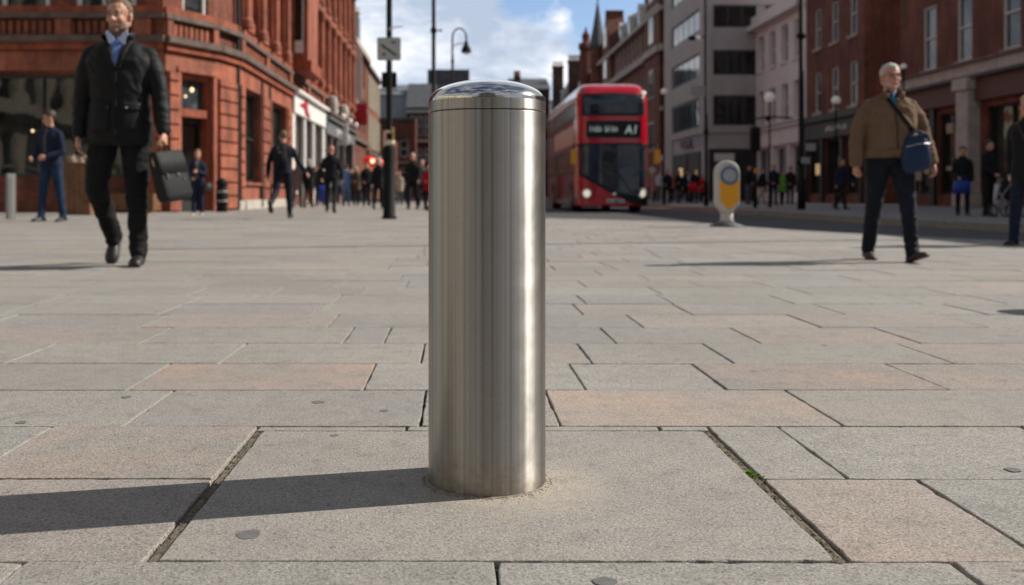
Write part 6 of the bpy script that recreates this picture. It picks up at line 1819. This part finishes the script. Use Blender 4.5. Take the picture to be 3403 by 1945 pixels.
L = [
 (pC, 'person in black coat with pale legs right behind the backpack man', 769, 517, 1.72, 175, G1, dict(jacket='c_black', trousers='c_brown', hair='hair_gr')),
 (pA, 'man in dark jacket walking away left of the bald man', 797, 512, 1.76, 178, G1, dict(jacket='c_black', trousers='c_black', hair='hair_dk')),
 (pC, 'woman with blonde hair and black top right of the pale blue jacket', 886, 512, 1.62, 10, G1, dict(jacket='c_brown', trousers='c_black', hair='hair_bd')),
 (pC, 'woman in black coat closest to the lamp post on its left side', 942, 520, 1.68, 170, G1, dict(jacket='c_black', trousers='c_black', hair='hair_gr')),
 (pB, 'person with red hat and dark top under the lanterns', 922, 509, 1.66, 0, G1, dict(jacket='c_black', trousers='c_grey', hair='c_red')),
 (pD, 'person in blue jeans and grey top left of the blonde woman', 848, 509, 1.7, 20, G1, dict(jacket='c_grey', trousers='jeans', hair='hair_dk')),
 (pB, 'small distant person in beige top behind the bald man', 812, 507, 1.65, 0, G1, dict(jacket='c_beige', trousers='c_beige', hair='hair_dk')),
 (pA, 'distant walker in beige trousers right of the backpack man', 783, 510, 1.7, 180, G1, dict(jacket='c_brown', trousers='c_beige', hair='hair_rd')),
 (pA, 'distant man in dark coat under the lit white sign', 873, 506, 1.75, 0, G1, dict(jacket='navy', trousers='c_black', hair='hair_dk')),
 (pC, 'distant woman in brown coat between the blonde woman and the lamp post', 902, 506, 1.66, 0, G1, dict(jacket='c_brown', trousers='jeans', hair='hair_rd')),
 (pB, 'distant person in grey hoodie just below the lanterns', 932, 505, 1.7, 180, G1, dict(jacket='c_grey', trousers='jeans', hair='hair_gr')),
 (pB, 'distant person in red top left of the lamp post', 951, 505, 1.7, 0, G1, dict(jacket='c_red', trousers='c_black', hair='hair_rd')),
 (pA, 'man in grey jacket just behind the white haired man', 1050, 517, 1.7, 0, G1, dict(jacket='c_grey', trousers='c_black', hair='hair_gr')),
 (pC, 'person in bright red coat half hidden by the big bollard', 1066, 521, 1.45, 0, G1, dict(jacket='c_red', trousers='c_black', hair='hair_dk')),
 (pC, 'small person in beige coat right of the lamp post', 994, 510, 1.5, 0, G1, dict(jacket='c_beige', trousers='c_grey', hair='hair_dk')),
 (pB, 'small person in dusty pink top right of the lamp post', 986, 507, 1.62, 0, G1, dict(jacket='c_pink', trousers='c_black', hair='hair_dk')),
 (pB, 'small person in navy between the lamp post and the white haired man', 1006, 509, 1.65, 180, G1, dict(jacket='navy', trousers='jeans', hair='hair_dk')),
 (pA, 'person in brown jacket between the corner window and the backpack man', 757, 508, 1.7, 0, G1, dict(jacket='c_brown', trousers='c_grey', hair='hair_dk')),
 (pB, 'person in pale blue shirt next to the bus headlight', 1641, 0, 1.72, 10, G2, dict(jacket='c_white', trousers='c_grey', hair='hair_dk'), 52),
 (pC, 'person in pink top right of the bus front corner', 1626, 0, 1.6, 0, G2, dict(jacket='c_pink', trousers='c_black', hair='hair_dk'), 54),
 (pB, 'person in black by the grey office shop window', 1660, 0, 1.7, 0, G2, dict(jacket='c_black', trousers='c_black', hair='hair_rd'), 50),
 (pA, 'person in dusty pink jacket outside the grey office', 1672, 0, 1.7, 20, G2, dict(jacket='c_pink', trousers='c_black', hair='hair_rd'), 55),
 (pC, 'woman in black coat outside the grey office lit window', 1688, 0, 1.66, 0, G2, dict(jacket='c_black', trousers='c_grey', hair='hair_dk'), 50),
 (pA, 'man in navy coat walking right past the grey office', 1704, 0, 1.76, 60, G2, dict(jacket='navy', trousers='c_black', hair='hair_dk'), 52),
 (pB, 'person in pale top behind the dark coats at the grey office', 1714, 0, 1.72, 0, G2, dict(jacket='c_white', trousers='c_black', hair='hair_dk'), 56),
 (pB, 'person in black left of the thin dark post', 1728, 0, 1.72, 0, G2, dict(jacket='c_black', trousers='c_black', hair='hair_dk'), 50),
 (pC, 'woman with bright red top by the thin dark post', 1746, 0, 1.5, 0, G2, dict(jacket='c_red', trousers='c_black', hair='hair_dk'), 54),
 (pB, 'person in black right of the traffic bollard', 1862, 506, 1.75, 40, G2, dict(jacket='c_black', trousers='c_grey', hair='hair_dk'), 44),
 (pA, 'walker in black top and pale khaki trousers below the traffic light', 1896, 0, 1.62, 40, G2, dict(jacket='c_black', trousers='c_beige', hair='hair_dk'), 44),
 (pB, 'red haired person in navy coat with pale mask right of the traffic light', 1925, 0, 1.72, 0, G2, dict(jacket='navy', trousers='navy', hair='hair_rd'), 42),
 (pC, 'person in bright green top in front of the dark shops', 1946, 0, 1.45, 0, G2, dict(jacket='c_green', trousers='c_black', hair='hair_dk'), 42),
 (pB, 'person in black standing in the pink building doorway', 1966, 0, 1.7, 0, G2, dict(jacket='c_black', trousers='c_black', hair='hair_dk'), 44),
 (pA, 'person in dark navy jacket walking behind the arm of the grey haired man', 2094, 525, 1.6, 30, G2, dict(jacket='navy', trousers='c_black', hair='hair_dk'), 31),
 (pB, 'dark clothed woman carrying a blue bag near the stone pier', 2395, 543, 1.62, -20, G2, dict(jacket='c_black', trousers='c_black', hair='hair_dk'), 23.5),
 (pB, 'broad man in black jacket left of the pushchair', 2458, 537, 1.72, 30, G2, dict(jacket='c_black', trousers='c_black', hair='hair_dk'), 22.5),
]
for q in L:
    s_, lab, px, fy, H_, rz_, g_, parts = q[:8]
    clone(s_, lab, px, fy, H_, rz_, g_, q[8] if len(q) > 8 else None, **parts)
for r, parts in CL: setm(r, parts)
for o_ in (pA, pB, pC, pD): del o_['h0']
for r, _ in CL:
    if 'h0' in r.keys(): del r['h0']
# bags carried in the crowd
def carrier(label, cat, px, py, Y, w, h, mat, name='carrier_bag'):
    tt = thing(name, label, cat, (WX(px, Y), Y, WZ(py, Y)))
    bm = NB(); loft(bm, [((0, 0, -h / 2), w * .5, .05), ((0, 0, 0), w * .52, .07), ((0, 0, h / 2), w * .45, .03)], 16, 5); obj('pouch', bm, M[mat], tt, True)
    bm = NB(); tube(bm, [(-w * .25, 0, h / 2), (-w * .2, 0, h / 2 + .1), (w * .2, 0, h / 2 + .1), (w * .25, 0, h / 2)], .008, 6); obj('handle', bm, M[mat], tt)
    return tt


carrier('bright cobalt blue bag carried left of the bald man', 'bag', 801, 482, 37, .26, .62, 'bagbright')
carrier('blue bag held low by the dark clothed woman near the stone pier', 'bag', 2393, 466, 22.9, .36, .30, 'bagbright').children[0].material_slots[0].link = 'DATA'
carrier('white carrier bag hanging from the pushchair handle', 'bag', 2487, 489, 21.8, .22, .55, 'c_white')
carrier('orange red basket bag beside the thin dark post', 'bag', 1724, 466, 49, .42, .45, 'c_red')
Y = 21.6
t = T('pushchair', 'dark pushchair on the far pavement at the right edge', 'pushchair', WX(2512, Y), Y, 0)
t.rotation_euler = (0, 0, R(25))
bm = NB(); tube(bm, [(-.2, .25, .1), (-.2, 0, .5), (-.2, -.35, .95), (.2, -.35, .95), (.2, 0, .5), (.2, .25, .1)], .014, 8); tube(bm, [(-.2, -.2, .12), (-.2, .1, .55)], .014, 8); tube(bm, [(.2, -.2, .12), (.2, .1, .55)], .014, 8); obj('frame', bm, M['grey'], t)
bm = NB(); loft(bm, [((0, .05, .38), .17, .2), ((0, .0, .5), .19, .22), ((0, -.05, .8), .18, .16), ((0, -.06, .92), .12, .1)], 18, 3); obj('seat', bm, M['c_black'], t, True)
for (x, y) in ((-.22, .25), (.22, .25), (-.22, -.2), (.22, -.2)):
    bm = NB(); n = 20
    for r_, d_ in ((.13, .018),):
        tube(bm, [(x, y + r_ * math.cos(2 * math.pi * i / n), .15 + r_ * math.sin(2 * math.pi * i / n)) for i in range(n + 1)], .017, 6)
    wl = obj('wheel', bm, M['rubber'], t)
    bm = NB()
    for i in range(3): a = math.pi * i / 3; tube(bm, [(x, y + .12 * math.cos(a), .15 + .12 * math.sin(a)), (x, y - .12 * math.cos(a), .15 - .12 * math.sin(a))], .006, 5)
    obj('spokes', bm, M['grey'], wl)
# road signs by the bus
def rsign(label, px, py, Y, r, mat, cat='road sign'):
    t = T('road_sign', label, cat, WX(px, Y), Y, 0, group='small round road signs beyond the bus')
    z = WZ(py, Y); bm = NB(); lathe(bm, [(.04, 0), (.035, z)], n=8); obj('pole', bm, M['grey'], t)
    for k_, (rr_, m_, y_) in enumerate(((r, mat[0], -.05), (r * .72, mat[1], -.056))):
        bm = NB(); prism(bm, [(rr_ * math.cos(2 * math.pi * i / 20), z + rr_ * math.sin(2 * math.pi * i / 20)) for i in range(20)], V((0, y_, 0)), UX, SY, 0, .005); obj('plate' if k_ == 0 else 'marking', bm, M[m_], t)


rsign('round red ringed sign with white centre right of the bus mirror', 1645, 393, 50, .2, ('redsign', 'kbwhite'))
rsign('small plain white disc sign just right of the bus windscreen', 1622, 424, 46, .16, ('kbwhite', 'kbwhite'))

split_parts({'clasp', 'window_display', 'window_dressing', 'seat', 'stone_urn', 'pilaster', 'pedestal', 'stone_pier', 'baluster_band', 'chimney_pot', 'leg', 'lit_window', 'finial', 'window_surround', 'sign', 'bay_frame', 'shopfront', 'concrete_band', 'fitting', 'notice', 'band', 'collar'})
# ------------------------------------------------------------------ sky, sun, camera
SE, SA = R(37), R(76.5)      # elevation, and azimuth clockwise from +Y (the view direction)
sd = V((math.sin(SA) * math.cos(SE), math.cos(SA) * math.cos(SE), math.sin(SE)))
li = bpy.data.lights.new('sun', 'SUN'); li.energy = 4.8; li.angle = R(.5); li.color = (1, .93, .83)
lo = link(bpy.data.objects.new('sun', li)); lo.rotation_euler = sd.to_track_quat('Z', 'Y').to_euler()
w = bpy.data.worlds.new('World'); sc.world = w; w.use_nodes = True; nt = w.node_tree; nt.nodes.clear()
out = N(nt, 'ShaderNodeOutputWorld'); bg = N(nt, 'ShaderNodeBackground'); nt.links.new(bg.outputs[0], out.inputs[0])
sky = N(nt, 'ShaderNodeTexSky', sky_type='NISHITA'); sky.sun_disc = False; sky.sun_elevation = SE; sky.sun_rotation = SA; sky.altitude = 50; sky.air_density = 1.0; sky.dust_density = .6; sky.ozone_density = 1.6
tc = N(nt, 'ShaderNodeTexCoord'); mp = N(nt, 'ShaderNodeMapping'); nt.links.new(tc.outputs['Generated'], mp.inputs[0]); mp.inputs['Scale'].default_value = (1, 1, 2.0); mp.inputs['Location'].default_value = (.35, .1, .62)
n1 = noi(nt, mp.outputs[0], 3.8, 9, .6, .1); n2 = noi(nt, mp.outputs[0], 7, 7, .62, .25)
# a gap of blue sky in a direction just right of the street's end
def blob(d, c0, c1):
    d = V(d).normalized(); vm = N(nt, 'ShaderNodeVectorMath', operation='DOT_PRODUCT'); nt.links.new(tc.outputs['Generated'], vm.inputs[0]); vm.inputs[1].default_value = tuple(d)
    m_ = N(nt, 'ShaderNodeMapRange'); nt.links.new(vm.outputs['Value'], m_.inputs[0]); m_.inputs[1].default_value = c0; m_.inputs[2].default_value = c1; m_.clamp = True; return m_.outputs[0]
def math_(op, a, b_):
    m_ = N(nt, 'ShaderNodeMath', operation=op)
    for i, v in enumerate((a, b_)):
        if hasattr(v, 'is_linked'): nt.links.new(v, m_.inputs[i])
        else: m_.inputs[i].default_value = v
    return m_.outputs[0]
b1 = blob((.150, 1, .160), .9935, .9995); b2 = blob((.035, 1, .182), .9975, .9998); b3 = blob((.085, 1, .095), .995, .9995)
zn = N(nt, 'ShaderNodeSeparateXYZ'); nt.links.new(tc.outputs['Generated'], zn.inputs[0])
zz_ = N(nt, 'ShaderNodeMapRange'); nt.links.new(zn.outputs[2], zz_.inputs[0]); zz_.inputs[1].default_value = .35; zz_.inputs[2].default_value = .75; zz_.inputs[3].default_value = .23; zz_.inputs[4].default_value = -.02
dens = math_('SUBTRACT', math_('ADD', n1, zz_.outputs[0]), math_('MULTIPLY', b1, .31)); dens = math_('SUBTRACT', dens, math_('MULTIPLY', b2, .16)); dens = math_('ADD', dens, math_('MULTIPLY', b3, .14))
cm_ = ramp(nt, dens, [(.455, (.0,)), (.475, (.35,)), (.535, (1,))])
cc = ramp(nt, n2, [(.36, (6.2, 7.3, 9.2)), (.46, (9.6, 10.4, 11.8)), (.54, (13.6, 13.8, 14.2))])
skb = mix(nt, sky.outputs[0], (1.5, 1.55, 1.75), 1.0, 'MULTIPLY')
skc = mix(nt, skb, cc.outputs[0], cm_.outputs[0])
bf_ = blob((.0, 1, .12), .80, .93); bm_ = N(nt, 'ShaderNodeMapRange'); nt.links.new(bf_, bm_.inputs[0]); bm_.inputs[3].default_value = .6; bm_.inputs[4].default_value = 1.4
vs = N(nt, 'ShaderNodeVectorMath', operation='SCALE'); nt.links.new(skc, vs.inputs[0]); nt.links.new(bm_.outputs[0], vs.inputs['Scale'])
nt.links.new(vs.outputs[0], bg.inputs['Color']); bg.inputs['Strength'].default_value = .05
cam = bpy.data.cameras.new('camera'); co = link(bpy.data.objects.new('camera', cam)); sc.camera = co
co.location = (0, 0, CH); co.rotation_euler = (R(90), 0, 0)
cam.lens = 35; cam.sensor_width = 36; cam.sensor_fit = 'HORIZONTAL'; cam.clip_end = 2000; cam.clip_start = .05
cam.shift_x = (1274 - VPX) / 2548; cam.shift_y = (HY - 728) / 2548
cam.dof.use_dof = True; cam.dof.focus_distance = 1.78; cam.dof.aperture_fstop = 4.8
sc.view_settings.view_transform = 'Standard'; sc.view_settings.look = 'None'; sc.view_settings.exposure = .22; sc.view_settings.gamma = 1
sc.cycles.use_denoising = True; sc.cycles.max_bounces = 6; sc.cycles.diffuse_bounces = 3; sc.cycles.glossy_bounces = 3; sc.cycles.sample_clamp_indirect = 8
sc.cycles.use_adaptive_sampling = True; sc.cycles.adaptive_threshold = .015
